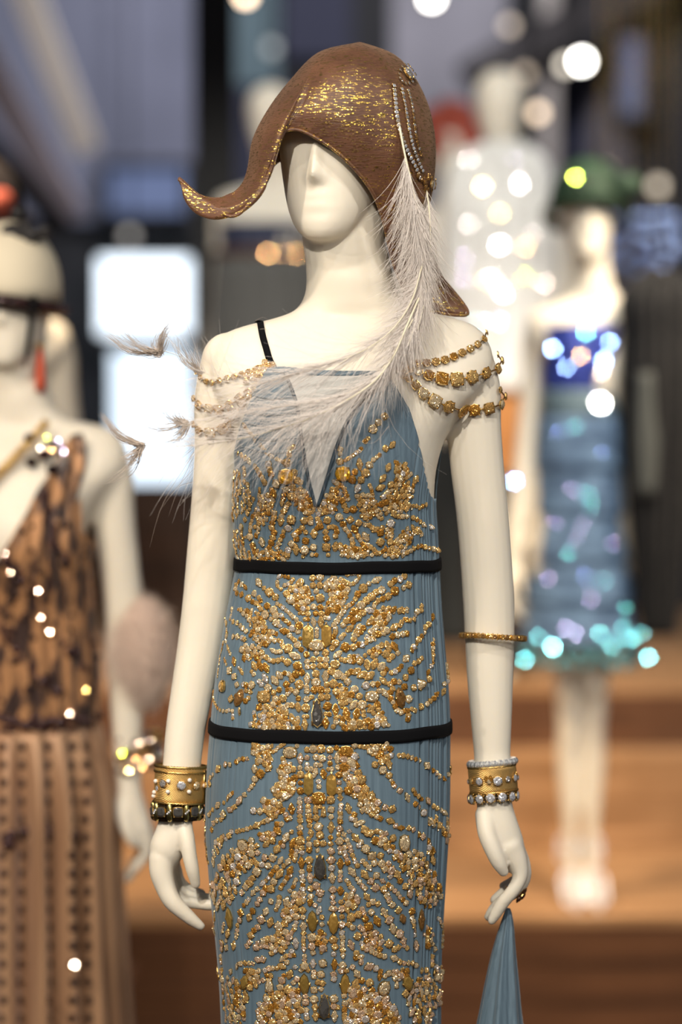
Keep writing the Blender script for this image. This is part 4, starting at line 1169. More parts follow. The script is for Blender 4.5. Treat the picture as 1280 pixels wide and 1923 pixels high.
def brooch(cx, cy, w, h, big, small, n):
    gem_object('brooch_stone', 'big', big, gem_matrix(gem_frame(cx, cy, 70, HB, .02, .003), w, h), hat)
    for k in range(n):
        a = 2*math.pi*k/n; fr = gem_frame(cx + (w/2 + 4) * math.cos(a), cy + (h/2 + 4) * math.sin(a), 0, HB, .1, .002)
        gem_object('brooch_crystal', 'round', small, gem_matrix(fr, 7, 7), hat)
brooch(762, 141, 22, 27, 'dull', 'dull', 14)
brooch(806, 345, 13, 15, 'champ', 'brown', 9)
for x, y in ((790, 336), (782, 330), (797, 352), (802, 330), (795, 342)):
    gem_object('trim_crystal', 'round', 'brown', gem_matrix(gem_frame(x, y, 0, HB, .1, .002), 9, 9), hat)

# ------------------------------------------------------------------ ostrich feather
M_BARB = mat('ostrich_barb', (.84, .77, .72), .6, Subsurface_Weight=.0, Transmission_Weight=0.0)
M_BARBD = mat('shadow_side_barb', (.50, .42, .36), .65)  # darker copy of the barb, its shadow side put into the colour
M_QUILL = mat('feather_quill', (.85, .78, .58), .4)
fr_ = np.random.default_rng(23)
BV = []; BF = []; bo = 0
def hair(path, r0, r1=.00006):
    """thin three-sided tapering strand"""
    global bo
    n = len(path); r = np.linspace(r0, r1, n)
    v, f = tube(path, r, 3, 1, False)
    BV.append(v); BF.extend([tuple(i + bo for i in q) for q in f]); bo += len(v)
def world(pts): return np.array([tuple(P(x, y, d)) for x, y, d in pts])
def flush(name, parent, m):
    global BV, BF, bo
    o = mk(name, np.concatenate(BV), BF, m, parent); BV, BF, bo = [], [], 0; o['kind'] = 'stuff'; return o
def feather(name, shaft, r0, sides, label):
    """shaft: photo points with depth; sides: list of (t0, t1, count, base angle to the shaft in degrees (+ = left of travel), length px, droop px, spread, width)"""
    w = smooth_path(world(shaft), 80)
    v, f = tube(w, np.linspace(r0, r0 * .25, 80), 6)
    root = mk(name, v, f, M_QUILL, hat); tag(root, label)
    sp = smooth_path(shaft, 200)
    for (t0, t1, n, ang, ln, droop, spread, wd) in sides:
        for k in range(n):
            t = fr_.uniform(t0, t1); i = min(int(t * 199), 197); p = sp[i]; d = sp[i+2] - sp[i]; a = math.atan2(d[1], d[0]) + math.radians(ang + fr_.normal(0, spread))
            L = ln * fr_.uniform(.55, 1.2); q = []
            bend = fr_.normal(0, .25); dz = fr_.normal(0, .22)
            for s in np.linspace(0, 1, 7):
                aa = a + bend * s
                q.append((p[0] + L * s * math.cos(aa) , p[1] + L * s * math.sin(aa) + droop * s * s, p[2] + dz * L * s * PX + fr_.normal(0, .0004)))
            hair(world(q), wd * fr_.uniform(.7, 1.2))
    fl = flush('barbs', root, M_BARB); fl['label'] = 'fine white ostrich barbs'
    return root
# 1: upright plume pinned at the crystals, falling down the side of the hat
feather('feather', [(745, 205, -.088), (752, 250, -.094), (762, 300, -.098), (774, 350, -.098), (785, 410, -.096), (792, 480, -.098), (790, 550, -.108), (778, 610, -.125), (766, 650, -.14)], .0016,
        [(.20, .97, 620, 24, 115, 22, 8, .0005), (.22, 1, 420, 10, 130, 10, 6, .0005), (.35, .97, 420, -13, 90, 18, 7, .0005), (.5, .98, 90, 48, 85, 10, 14, .00035)],
        'dense white plume hanging down the side of the hat')
feather('feather', [(800, 350, -.03), (806, 400, -.05), (808, 450, -.07), (804, 510, -.09), (796, 570, -.11), (784, 620, -.13)], .0010,
        [(.02, .95, 170, 18, 80, 25, 10, .0004), (.02, .8, 120, -20, 60, 40, 10, .0004), (.1, .5, 12, -38, 62, 30, 10, .0004)],
        'short beige plume behind the white one')
# 2: long plume sweeping across the chest
feather('feather', [(786, 560, -.115), (760, 620, -.14), (735, 675, -.160), (700, 718, -.178), (650, 752, -.188), (590, 782, -.190), (520, 806, -.185), (450, 824, -.175), (390, 834, -.165), (330, 838, -.158), (270, 836, -.15)], .0013,
        [(.16, .50, 130, 10, 230, -6, 6, .00032), (.22, .60, 80, -22, 190, 26, 9, .00032), (.5, .86, 60, 14, 150, -6, 8, .0003), (.5, .84, 44, -36, 120, 40, 9, .00032), (.36, .60, 34, -48, 130, 30, 10, .0003), (.05, .3, 150, -16, 110, 16, 9, .0004), (.05, .3, 120, 22, 100, 0, 9, .0004)],
        'long white plume sweeping across the chest')
feather('feather', [(792, 500, -.105), (770, 570, -.128), (735, 620, -.145), (690, 654, -.155), (640, 676, -.165), (580, 695, -.17), (520, 712, -.17), (460, 722, -.165), (410, 712, -.16), (370, 690, -.155), (335, 668, -.15), (295, 655, -.145)], .0010,
        [(.2, .62, 80, 12, 170, 10, 8, .0003), (.2, .66, 70, -10, 190, 20, 6, .0003), (.3, .55, 60, 4, 240, 30, 5, .0003), (.62, .9, 36, 24, 95, -20, 14, .0003), (.62, .92, 26, -18, 110, 25, 10, .0003), (.02, .3, 120, 34, 70, 5, 10, .00036)],
        'upper white plume lying over the collar bones')
feather('feather', [(775, 600, -.13), (740, 660, -.15), (715, 695, -.165), (670, 730, -.176), (610, 750, -.18), (540, 762, -.18), (470, 772, -.175), (410, 786, -.168), (370, 795, -.16), (338, 803, -.155)], .0008,
        [(.3, .75, 90, 5, 200, 10, 6, .0003), (.3, .8, 50, -10, 160, 26, 7, .0003), (.7, .95, 30, 20, 90, -10, 16, .0003)],
        'middle white plume across the neckline')
# ragged tips
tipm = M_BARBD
troot = None
tips = [((300, 664, -.146), [((204, 628), 26, 5), ((228, 622), 18, 6), ((322, 600), 20, 5), ((312, 624), 22, 6), ((286, 640), 14, 5), ((262, 648), 14, 5)]),
        ((268, 837, -.15), [((192, 782), 34, 5), ((246, 828), 18, 5), ((228, 862), 30, 4), ((204, 905), 12, 6), ((238, 880), 16, 5)]),
        ((352, 795, -.155), [((324, 776), 30, 5), ((244, 792), 10, 4), ((300, 770), 14, 4), ((328, 812), 26, 5), ((308, 832), 18, 4)]),
        ((378, 700, -.155), [((330, 638), 12, 6), ((352, 660), 12, 6), ((372, 640), 4, 4)])]
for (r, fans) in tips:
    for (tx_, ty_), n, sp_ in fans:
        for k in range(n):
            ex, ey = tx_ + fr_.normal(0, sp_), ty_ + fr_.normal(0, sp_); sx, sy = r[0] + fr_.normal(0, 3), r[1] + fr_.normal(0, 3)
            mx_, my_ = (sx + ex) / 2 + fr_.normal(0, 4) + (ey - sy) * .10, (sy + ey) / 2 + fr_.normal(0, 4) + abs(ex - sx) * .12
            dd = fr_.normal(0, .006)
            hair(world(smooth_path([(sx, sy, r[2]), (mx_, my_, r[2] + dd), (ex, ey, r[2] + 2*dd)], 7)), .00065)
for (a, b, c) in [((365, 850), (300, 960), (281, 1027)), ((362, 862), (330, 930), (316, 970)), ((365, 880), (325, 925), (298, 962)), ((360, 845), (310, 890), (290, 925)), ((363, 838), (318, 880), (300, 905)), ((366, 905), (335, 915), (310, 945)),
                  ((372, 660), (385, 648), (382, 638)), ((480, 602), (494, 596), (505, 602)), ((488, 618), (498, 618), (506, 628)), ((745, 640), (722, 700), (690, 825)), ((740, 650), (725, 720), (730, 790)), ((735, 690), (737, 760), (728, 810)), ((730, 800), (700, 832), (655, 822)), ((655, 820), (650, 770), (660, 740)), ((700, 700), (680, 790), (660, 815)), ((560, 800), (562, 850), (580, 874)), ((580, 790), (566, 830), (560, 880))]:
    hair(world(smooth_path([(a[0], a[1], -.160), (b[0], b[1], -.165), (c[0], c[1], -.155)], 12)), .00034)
tipo = flush('feather_tips', hat, tipm); tag(tipo, 'ragged tips of the plumes in shadow-side beige')
# ------------------------------------------------------------------ jewellery on the mannequin
def skin(px, py, off=0.0):
    loc, nor, _i, _d = BB.ray_cast(CAM, raydir(px, py), 6)
    if loc is None: return None, None
    if nor.dot(CAM - loc) < 0: nor = -nor
    return loc + nor * off, nor
class SkinHit: pass
def arm_center(py, armdef, col=0):
    A = np.array(armdef); y = A[:, 1]
    return [float(herm(y, A[:, i], py)) for i in (0, 2, 3)]
def chain_pts(pts, lift):
    """photo points on the body; None-hits lie just off the outline, so they are set at the given depth"""
    out = []
    for x, y, d in pts:
        loc, nor = skin(x, y, lift)
        if loc is None or d is not None: loc = P(x, y, d if d is not None else 0); nor = Vector((0.3, -1, 0)).normalized()
        out.append((loc, nor))
    return out
def strand(parent, pts, sizes, keys, kinds, lift=.004):
    d = smooth_path([(a, b, 0) for a, b in pts], 300)[:, :2]; s = np.concatenate([[0], np.cumsum(np.linalg.norm(np.diff(d, axis=0), axis=1))])
    q = 0; k = 0; prev = None
    while q < s[-1]:
        w = float(np.interp(q / s[-1], np.linspace(0, 1, len(sizes)), sizes)); q += w * .55
        if q > s[-1]: break
        x = np.interp(q, s, d[:, 0]); y = np.interp(q, s, d[:, 1]); x2 = np.interp(q+3, s, d[:, 0]); y2 = np.interp(q+3, s, d[:, 1]); x1 = np.interp(q-3, s, d[:, 0]); y1 = np.interp(q-3, s, d[:, 1])
        xx = x; loc = None
        for _ in range(30):
            loc, nor = skin(xx, y, 0)
            if loc is not None: break
            xx += -1 if x > 640 else 1
        if loc is None: loc = P(x, y, .01); nor = Vector((0, -1, 0))
        if xx != x: loc = P(x, y, loc.y); nor = (nor + Vector((.9 if x > 640 else -.9, 0, 0))).normalized()
        loc = loc + nor * lift
        ang = math.degrees(math.atan2(y2 - y1, x2 - x1)); L = Vector((math.cos(math.radians(ang)), 0, -math.sin(math.radians(ang)))); L = (L - nor * L.dot(nor)).normalized(); X = L.cross(nor).normalized()
        kind = kinds[k % len(kinds)]
        gem_object('strand_crystal', kind, keys[int(_g.integers(len(keys)))], gem_matrix((loc, X, L, nor), w * 1.04, w * 1.06), parent)
        if prev is not None:
            v, f = tube([tuple(prev), tuple((prev + loc) / 2), tuple(loc)], .0011, 5); mk('link', v, f, M_GOLD, parent)
        prev = loc; q += w * .60; k += 1
M_GEM['honey'] = gemmat('honey_crystal', (.66, .38, .12), .12, .7)
hk = ['honey', 'topaz', 'honey', 'champ', 'amber']
sc1 = empty('shoulder_chain', P(840, 690, -.03), 'three draped strands of honey crystals on the shoulder beside the feather', 'jewellery')
strand(sc1, [(738, 676), (770, 684), (800, 684), (840, 676), (870, 662), (895, 648), (908, 634), (905, 618)], [10, 13, 15, 15, 15, 14, 13, 9], hk, ['round'])
strand(sc1, [(736, 688), (762, 694), (785, 700), (812, 710), (850, 714), (885, 708), (915, 698), (934, 690), (936, 678), (926, 664)], [11, 13, 20, 24, 25, 24, 20, 15, 10], hk, ['round', 'cushion', 'cushion', 'round'])
strand(sc1, [(748, 704), (770, 716), (790, 738), (815, 754), (845, 764), (875, 770), (905, 768), (930, 762), (942, 754), (938, 736), (930, 730)], [12, 16, 23, 23, 23, 22, 20, 15, 10], hk, ['cushion', 'round', 'cushion', 'round'])
for x, y in ((742, 690), (752, 684), (760, 700), (748, 698)):
    l, n = skin(x, y, .004)
    if l is not None: gem_object('clasp_crystal', 'round', 'topaz', gem_matrix(gem_frame(x, y, 0, BB, .1, .004), 12, 12), sc1)
sc2 = empty('shoulder_chain', P(420, 760, -.02), 'strands of honey crystals round the upper arm behind the feather tips', 'jewellery')
strand(sc2, [(372, 684), (374, 700), (390, 716), (430, 712), (470, 700), (500, 690)], [9, 11, 12, 12, 11, 10], hk, ['round'])
strand(sc2, [(366, 742), (372, 756), (390, 766), (415, 768), (440, 758), (462, 742), (490, 722)], [12, 17, 19, 19, 17, 14, 11], hk, ['round', 'cushion'])
strand(sc2, [(366, 790), (372, 804), (390, 812), (418, 804), (438, 786), (455, 762), (478, 738)], [12, 18, 20, 19, 17, 14, 11], hk, ['cushion', 'round'])
for k in range(30):
    t = k / 29; x = 468 + 38 * t + _g.normal(0, 5); y = 712 - 24 * t + _g.normal(0, 5)
    l, n = skin(x, y, .004)
    if l is not None: gem_object('clasp_crystal', 'round', hk[k % 5], gem_matrix(gem_frame(x, y, 0, BB, .15, .004), 11, 11), sc2)

# bracelets: built round the wrist axis
def ring_frame(armdef, py, tilt=0.0):
    A = np.array(armdef); c = [float(herm(A[:, 1], A[:, i], py)) for i in (0, 2, 3)]; c2 = [float(herm(A[:, 1], A[:, i], py + 14)) for i in (0, 2, 3)]
    p = P(c[0], py, c[2]); q = P(c2[0], py + 14, c2[2])
    ax = (p - q).normalized() if False else (q - p).normalized() * -1
    ax = (ax + Vector((tilt, 0, 0))).normalized()
    X = Vector((1, 0, 0)); X = (X - ax * X.dot(ax)).normalized(); Y = ax.cross(X)     # Y points away from the camera
    return p, ax, X, Y, c[1] * PX
def ringpt(fr, th, r, h):
    p, ax, X, Y, R = fr; return p + (X * math.cos(th) + Y * math.sin(th)) * r + ax * h
def cuff_band(name, fr, r, hh, thick, m, parent, n=64, arc=2*math.pi):
    V = []; F = []; prof = [(-hh, 0), (-hh, thick), (-hh*.7, thick*1.12), (hh*.7, thick*1.12), (hh, thick), (hh, 0)]
    for k in range(n):
        th = arc * k / n
        for h, t in prof: V.append(ringpt(fr, th, r + t, h))
    for k in range(n):
        j = (k + 1) % n
        for i in range(len(prof)):
            i2 = (i + 1) % len(prof); F.append((k*6 + i, j*6 + i, j*6 + i2, k*6 + i2))
    return mk(name, V, F, m, parent)
def rope(name, fr, r, h, rad, m, parent, n=64, twist=26):
    V = []; F = []
    for k in range(n * 3):
        th = 2*math.pi*k/(n*3); a = th * twist
        for q in range(4):
            b = a + q * math.pi / 2; rr = rad * (1.25 if q % 2 == 0 else .75)
            V.append(ringpt(fr, th, r + rr * math.cos(b), h + rr * math.sin(b)))
    N = n * 3
    for k in range(N):
        j = (k + 1) % N
        for i in range(4): F.append((k*4 + i, j*4 + i, j*4 + (i+1) % 4, k*4 + (i+1) % 4))
    return mk(name, V, F, m, parent)
def ring_gem(name, fr, th, r, h, size, kind, key, parent, hgt=None):
    p, ax, X, Y, R = fr; nor = X * math.cos(th) + Y * math.sin(th); loc = ringpt(fr, th, r, h)
    return gem_object(name, kind, key, gem_matrix((loc, ax.cross(nor).normalized(), ax, nor), size, hgt or size), parent)
def bead(name, fr, th, r, h, rad, m, parent):
    v, f = ball(ringpt(fr, th, r, h), rad, nu=12, nv=8); return mk(name, v, f, m, parent)
M_MESHGOLD = mat('woven_gold', (.85, .55, .20), .5, .85)
N, L, b = nodes(M_MESHGOLD); tc = N.new('ShaderNodeTexCoord'); wv = N.new('ShaderNodeTexWave'); wv.inputs['Scale'].default_value = 260; wv.bands_direction = 'DIAGONAL'
bp = N.new('ShaderNodeBump'); bp.inputs['Strength'].default_value = .7; bp.inputs['Distance'].default_value = .001; L.new(tc.outputs['Object'], wv.inputs['Vector']); L.new(wv.outputs[1], bp.inputs['Height']); L.new(bp.outputs[0], b.inputs['Normal'])
M_PEARL = mat('pearl', (.85, .78, .70), .22, Coat_Weight=.5)
M_DARKLINK = mat('dark_link', (.035, .022, .012), .25, .6)
M_BRASS = mat('brass_link', (.52, .42, .16), .25, 1.0)
M_CRYSTAL = mat('clear_bead', (.88, .90, .92), .06, .0, Transmission_Weight=.75, IOR=1.5)
front = -math.pi / 2
# wrist beside the curled fingers: wide gold cuff with pearls
c1 = empty('cuff_bracelet', P(334, 1470, 0), 'wide woven gold cuff set with pearls and round crystals', 'bracelet')
fr = ring_frame(ARM_L, 1472, -.06); rr = fr[4] + .0068
cuff_band('cuff', fr, rr, .0235, .0022, M_MESHGOLD, c1)
for h in (-.0235, .0235, .0165): rope('rope_edge', fr, rr + .002, h, .0018, M_GOLD, c1)
for th, h, s, k in ((front + .12, .001, 17, 'silver'), (front - .62, .002, 15, 'dull'), (front + .72, .001, 16, 'champ'), (front - .95, -.005, 10, 'silver')):
    ring_gem('cuff_crystal', fr, th, rr + .0028, h, s, 'big', k, c1)
for th, h in ((front + .42, .008), (front + .42, -.007), (front - .38, .006), (front - .38, -.008), (front - 1.05, .004), (front - 1.15, -.011), (front - 1.2, -.016), (front + 1.2, .0)):
    bead('pearl', fr, th, rr + .0042, h, .0030, M_PEARL, c1)
v, f = box((0, 0, 0), (.0022, .004, .046)); 
vv = [ringpt(fr, front + 1.22, rr + .002 + a[1], a[2]) + Vector((a[0], 0, 0)) for a in v]; mk('hinge_bar', vv, f, M_GOLD, c1)
# dark link bracelet below it
c2 = empty('link_bracelet', P(330, 1522, 0), 'dark link bracelet with a square smoky stone below the pearl cuff', 'bracelet')
fr = ring_frame(ARM_L, 1522, -.10); rr = fr[4] + .0055
nl = 9
for k in range(nl):
    th = front + .1 + 2*math.pi*k/nl; da = math.pi / nl * .62
    V = []; F = []
    hh = .0125
    for i, a in enumerate(np.linspace(-da, da, 5)):
        for h, t in ((-hh, 0), (-hh, .003), (hh, .003), (hh, 0)): V.append(ringpt(fr, th + a, rr + t, h))
    for i in range(4):
        for q in range(4): F.append((i*4+q, (i+1)*4+q, (i+1)*4+(q+1) % 4, i*4+(q+1) % 4))
    F += [(0, 1, 2, 3), (16, 17, 18, 19)]
    mk('dark_plate', V, F, M_DARKLINK, c2)
    ring_gem('square_stone', fr, th, rr + .004, 0, 19, 'cushion', 'smoky', c2)
    t2 = th + math.pi / nl
    v, f = tube([tuple(ringpt(fr, t2, rr + .003, h)) for h in (-.0125, -.009, 0, .009, .0125)], [.002, .0042, .0042, .0042, .002], 10); mk('brass_bar', v, f, M_BRASS, c2)
    for i in (-1, 0, 1): bead('bar_crystal', fr, t2 + i * .06, rr + .0065, i * .002, .0016, M_GEM['silver'], c2)
# other wrist: crystal beads, gold mesh cuff, flower-set crystals
c3 = empty('bead_bracelet', P(925, 1430, 0), 'bracelet of clear faceted crystal beads above the gold mesh cuff', 'bracelet')
fr = ring_frame(ARM_R, 1432, -.07); rr = fr[4] + .0052
for k in range(24):
    th = 2*math.pi*k/24; p = ringpt(fr, th, rr, 0); v, f = ball(p, .0056, .0056, .0052, 8, 6)
    o = mk('crystal_bead', v, f, M_CRYSTAL, c3, False)
c4 = empty('mesh_cuff', P(925, 1462, 0), 'gold mesh cuff with a row of crystals on the wrist above the hanging train', 'bracelet')
fr = ring_frame(ARM_R, 1462, -.06); rr = fr[4] + .0066
cuff_band('mesh_band', fr, rr, .0165, .0018, M_MESHGOLD, c4)
for h in (-.0165, .0165): rope('mesh_edge', fr, rr + .001, h, .0016, M_GOLD, c4, twist=40)
for k, (th, s, key) in enumerate([(front - .62, 15, 'silver'), (front + .12, 18, 'silver'), (front + .98, 14, 'silver'), (front - .22, 10, 'champ'), (front + .56, 12, 'dull'), (front + 1.35, 10, 'silver'), (front - 1.1, 14, 'topaz'), (front - 1.4, 9, 'silver')]):
    ring_gem('cuff_crystal', fr, th, rr + .003, -.001 if k % 2 else 0, s, 'big', key, c4)
for th in (front - .32, front - .14, front + 1.12):
    ring_gem('gold_leaf', fr, th, rr + .0035, .003, 8, 'marquise', 'amber', c4, 14)
c5 = empty('crystal_bracelet', P(925, 1495, 0), 'bracelet of flower-set clear crystals next to the hand holding the train', 'bracelet')
fr = ring_frame(ARM_R, 1490, -.06); rr = fr[4] + .0060
for k in range(13):
    th = front - .18 + 2*math.pi*k/13
    ring_gem('flower_crystal', fr, th, rr + .002, -.002 - .004 * abs(math.sin((th - front) / 2)), 18, 'big', 'silver', c5)
    for q in range(10):
        a = 2*math.pi*q/10; bead('petal', fr, th + .0066 * math.cos(a) / rr, rr + .0014, -.002 - .004 * abs(math.sin((th - front) / 2)) + .0066 * math.sin(a), .0012, M_GOLD, c5)
    bead('joint', fr, th + math.pi / 13, rr + .001, -.003, .0024, M_DARKLINK, c5)
# bangle below the elbow
c6 = empty('crystal_bangle', P(925, 1196, 0), 'thin bangle of amber crystals hanging loose below the elbow', 'bracelet')
fr0 = ring_frame(ARM_R, 1196, .10); fr = (P(925, 1196, .018), Vector((.055, .10, 1)).normalized(), Vector((1, 0, -.055)).normalized(), None, 0)
fr = (fr[0], fr[1], fr[2], fr[1].cross(fr[2]).normalized(), 0); rr = 58 * PX
rope('bangle_ring', fr, rr, 0, .0036, M_GOLD, c6, twist=20)
for k in range(52):
    ring_gem('bangle_crystal', fr, 2*math.pi*k/52, rr + .003, 0, 10, 'round', ['brown', 'amber', 'honey'][k % 3], c6)
# ring
c7 = empty('cocktail_ring', P(978, 1680, -.02), 'gold finger ring with a dark red flower stone', 'ring')
p0 = P(963, 1677, -.004); axd = (P(985, 1655, 0) - P(945, 1696, 0)).normalized(); Xr = Vector((.7, 0, -.7)); Xr = (Xr - axd * Xr.dot(axd)).normalized(); frr = (p0, axd, Xr, axd.cross(Xr).normalized(), 0)
rope('ring_band', frr, .0125, 0, .0012, M_GOLD, c7, 24, 0)
M_GEM['garnet'] = gemmat('garnet', (.06, .012, .012), .15, .4)
cpt = P(978, 1681, -.012); nr = Vector((.75, -.45, -.5)).normalized(); Lr = Vector((.55, 0, .8)); Lr = (Lr - nr * Lr.dot(nr)).normalized()
for k in range(8):
    a = 2*math.pi*k/8; q = cpt + Lr * math.cos(a) * .008 + Lr.cross(nr) * math.sin(a) * .006
    gem_object('petal_stone', 'round', 'garnet', gem_matrix((q, Lr.cross(nr).normalized(), Lr, nr), 9, 11), c7)
gem_object('centre_stone', 'big', 'garnet', gem_matrix((cpt + nr * .002, Lr.cross(nr).normalized(), Lr, nr), 13, 15), c7)
# ------------------------------------------------------------------ the other mannequins of the display
bgmesh = None
def other(px, y, z, label, rot=0, group=None, slim=1.0):
    global bgmesh
    x = P(px, 790, y).x
    if bgmesh is None:
        o = body('mannequin', local, .0065, 0, M_SKIN); bgmesh = o.data
    else:
        o = link(bpy.data.objects.new('mannequin', bgmesh))
    o.location = (x, y, z); o.rotation_euler.z = rot; o.scale.x = slim; tag(o, label, 'mannequin'); return o
def garment(name, cx, cy, rows_, m, parent, top=None, ncol=220, amp=None, nfold=30, nrow=70, seed=1):
    """hanging cloth round a figure; rows_: (world z, half width, half depth) from the top; top(angle) lowers the edge; amp(z) fold depth"""
    r = np.random.default_rng(seed); R = np.array(rows_, float)[::-1]
    th = np.linspace(0, 2*np.pi, ncol, endpoint=False)
    ph = np.cumsum(r.uniform(.6, 1.4, ncol)); ph = ph / ph[-1] * 2*np.pi
    z1, z0 = R[-1, 0], R[0, 0]; tz = np.array([top(t) for t in th]) if top else np.full(ncol, z1)
    g = np.zeros((nrow, ncol, 3))
    for k, t in enumerate(np.linspace(0, 1, nrow)):
        z = tz + (z0 - tz) * t
        a = herm(R[:, 0], R[:, 1], z); b = herm(R[:, 0], R[:, 2], z)
        f = np.array([amp(q) for q in z]) * np.sin(nfold * ph) if amp else 0
        x, y = sup(th, 2.2)
        g[k] = np.stack([cx + (a + f) * x, cy - (b + f) * y, z], 1)
    F = [(k*ncol + j, (k+1)*ncol + j, (k+1)*ncol + (j+1) % ncol, k*ncol + (j+1) % ncol) for k in range(nrow-1) for j in range(ncol)]
    V = g.reshape(-1, 3); o = mk(name, V, F, m, parent)
    s = o.modifiers.new('thick', 'SOLIDIFY'); s.thickness = .002
    o['_'] = 0; del o['_']
    return o, BVHTree.FromPolygons([tuple(v) for v in V], F)
def rowpx(y, lst, zf=None):
    """rows given in photo pixels at depth y -> world"""
    out = []
    for py, l, r, b in lst:
        a = P(l, py, y); c = P(r, py, y); out.append((a.z, (c.x - a.x) / 2, b))
    return out
def seq(name, col, rough=.22): return mat(name, col, rough, 1.0)
def face_lamp(loc, lampv, jit=0):
    h = ((CAM - loc).normalized() + (lampv - loc).normalized()).normalized()
    return h
def glint(parent, px, py, bvh, y, size, m, lampv, name='sequin', seg=10, turn=None):
    loc = None
    if bvh is not None:
        loc, nor, _i, _d = bvh.ray_cast(CAM, raydir(px, py), 14)
    if loc is None: loc = P(px, py, y)
    n = face_lamp(loc, lampv)
    if turn: n = (n + Vector(turn)).normalized()
    loc = loc + (CAM - loc).normalized() * .012
    a = n.cross(Vector((0, 0, 1))).normalized(); b = n.cross(a)
    V = [loc + (a * math.cos(t) + b * math.sin(t)) * size for t in np.linspace(0, 2*np.pi, seg, endpoint=False)] + \
        [loc - n * .0015 + (a * math.cos(t) + b * math.sin(t)) * size for t in np.linspace(0, 2*np.pi, seg, endpoint=False)]
    F = [tuple(range(seg)), tuple(range(2*seg - 1, seg - 1, -1))] + [(i, seg + i, seg + (i+1) % seg, (i+1) % seg) for i in range(seg)]
    return mk(name, V, F, m, parent, False)
L_BLUE = Vector((1.9, -.6, 4.0)); L_WHITE = Vector((.9, .6, 4.4)); L_LEFT = Vector((-2.2, -2.0, 3.8)); L_BACK = Vector((-1.6, .8, 4.4))

# ---- mannequin in the bronze dress (nearest neighbour on the left)
YL = .95
ml = other(8, YL, FLOORZ, 'cream mannequin in the bronze pleated dress with a fur cuff')
cxl = ml.location.x
def sx(px): return cxl + (px - 622) * PX
def sz(py): return FLOORZ + (2744 - py) * PX
dl = empty('pleated_dress', (cxl, YL, FLOORZ), 'bronze pleated dress with dark studs and bead sprays', 'dress')
M_BRONZE = mat('bronze_silk', (.42, .22, .10), .45, .25, Sheen_Weight=.3)
N, L, b = nodes(M_BRONZE)
tc = N.new('ShaderNodeTexCoord'); mp = N.new('ShaderNodeMapping'); mp.inputs['Scale'].default_value = (42, 42, 15)
nz = N.new('ShaderNodeTexNoise'); nz.inputs['Scale'].default_value = 1; nz.inputs['Detail'].default_value = 3
cr = N.new('ShaderNodeValToRGB'); E = cr.color_ramp.elements; E[0].position = .45; E[1].position = .54; E[0].color = (.035, .014, .010, 1); E[1].color = (.42, .205, .085, 1)
L.new(tc.outputs['Object'], mp.inputs[0]); L.new(mp.outputs[0], nz.inputs['Vector']); L.new(nz.outputs[0], cr.inputs[0]); L.new(cr.outputs[0], b.inputs['Base Color'])
M_BRONZE2 = noise_col(mat('bronze_skirt_silk', (.5, .28, .14), .42, .25, Sheen_Weight=.3), (.34, .18, .095), (.46, .27, .15), (40, 40, 2))
def top_l(t):
    c = math.cos(t); s = math.sin(t); x = abs(c)
    if s > 0: return np.interp(x, [0, .25, .62, .74, .86, 1], [sz(930), sz(830), sz(622), sz(618), sz(830), sz(900)])
    return np.interp(x, [0, .62, .74, .86, 1], [sz(720), sz(625), sz(620), sz(800), sz(900)])
bod, bl = garment('bodice', cxl, YL, [(sz(610), .185, .075), (sz(680), .185, .095), (sz(800), .160, .110), (sz(900), .150, .122), (sz(1060), .148, .112), (sz(1200), .158, .118), (sz(1340), .162, .125)], M_BRONZE, dl, top_l, 260, lambda z: .0035, 34, 70, 4)
ski, bs = garment('pleated_skirt', cxl, YL, [(sz(1336), .162, .127), (sz(1420), .172, .138), (sz(1700), .182, .150), (sz(2100), .200, .170), (sz(2735), .25, .22)], M_BRONZE2, dl, None, 300, lambda z: np.interp(sz(1336) - z, [0, .15], [.002, .020]), 22, 60, 5)
M_STUD = mat('dark_stud', (.03, .015, .015), .25, .5)
M_BEAD = mat('dark_bead', (.05, .02, .02), .2, .3)
M_SEQL = seq('rose_sequin', (.95, .75, .65)); M_SEQW = seq('white_sequin', (1, .97, .93)); M_SEQB = seq('blue_sequin', (.25, .42, .95)); M_SEQC = seq('turquoise_sequin', (.25, .85, .95)); M_SEQY = seq('yellow_sequin', (1, .78, .30)); M_SEQG = seq('green_sequin', (.65, .85, .10)); M_SEQV = seq('violet_sequin', (.62, .58, 1.0)); M_SEQO = seq('orange_sequin', (1, .55, .25))
def stud(bv, px, py, r, name='stud', m=M_STUD, par=dl):
    loc, nor, _i, _d = bv.ray_cast(CAM, raydir(px, py), 8)
    if loc is None: return
    v, f = ball(loc, r, nu=10, nv=6); mk(name, v, f, m, par)
for k, (x0, x1) in enumerate(((8, 6), (42, 34), (90, 92), (136, 136), (160, 168))):
    for y in range(1402, 1923, 34):
        stud(bs, x0 + (x1 - x0) * (y - 1400) / 520 + _g.normal(0, 1), y, .0078)
for k in range(46):
    stud(bl, _g.uniform(0, 185), _g.uniform(960, 1340), _g.uniform(.005, .008))
for x in range(0, 200, 11):
    stud(bl, x, 1352 + _g.normal(0, 5), .009, 'waist_bead', M_BEAD); stud(bl, x + 5, 1366 + _g.normal(0, 4), .007, 'waist_bead', M_BEAD)
for x, y in ((20, 1570), (48, 1562), (92, 1568), (140, 1568), (138, 1580), (90, 1555), (16, 1585)):
    stud(bs, x, y, .012, 'skirt_bead', M_BEAD)
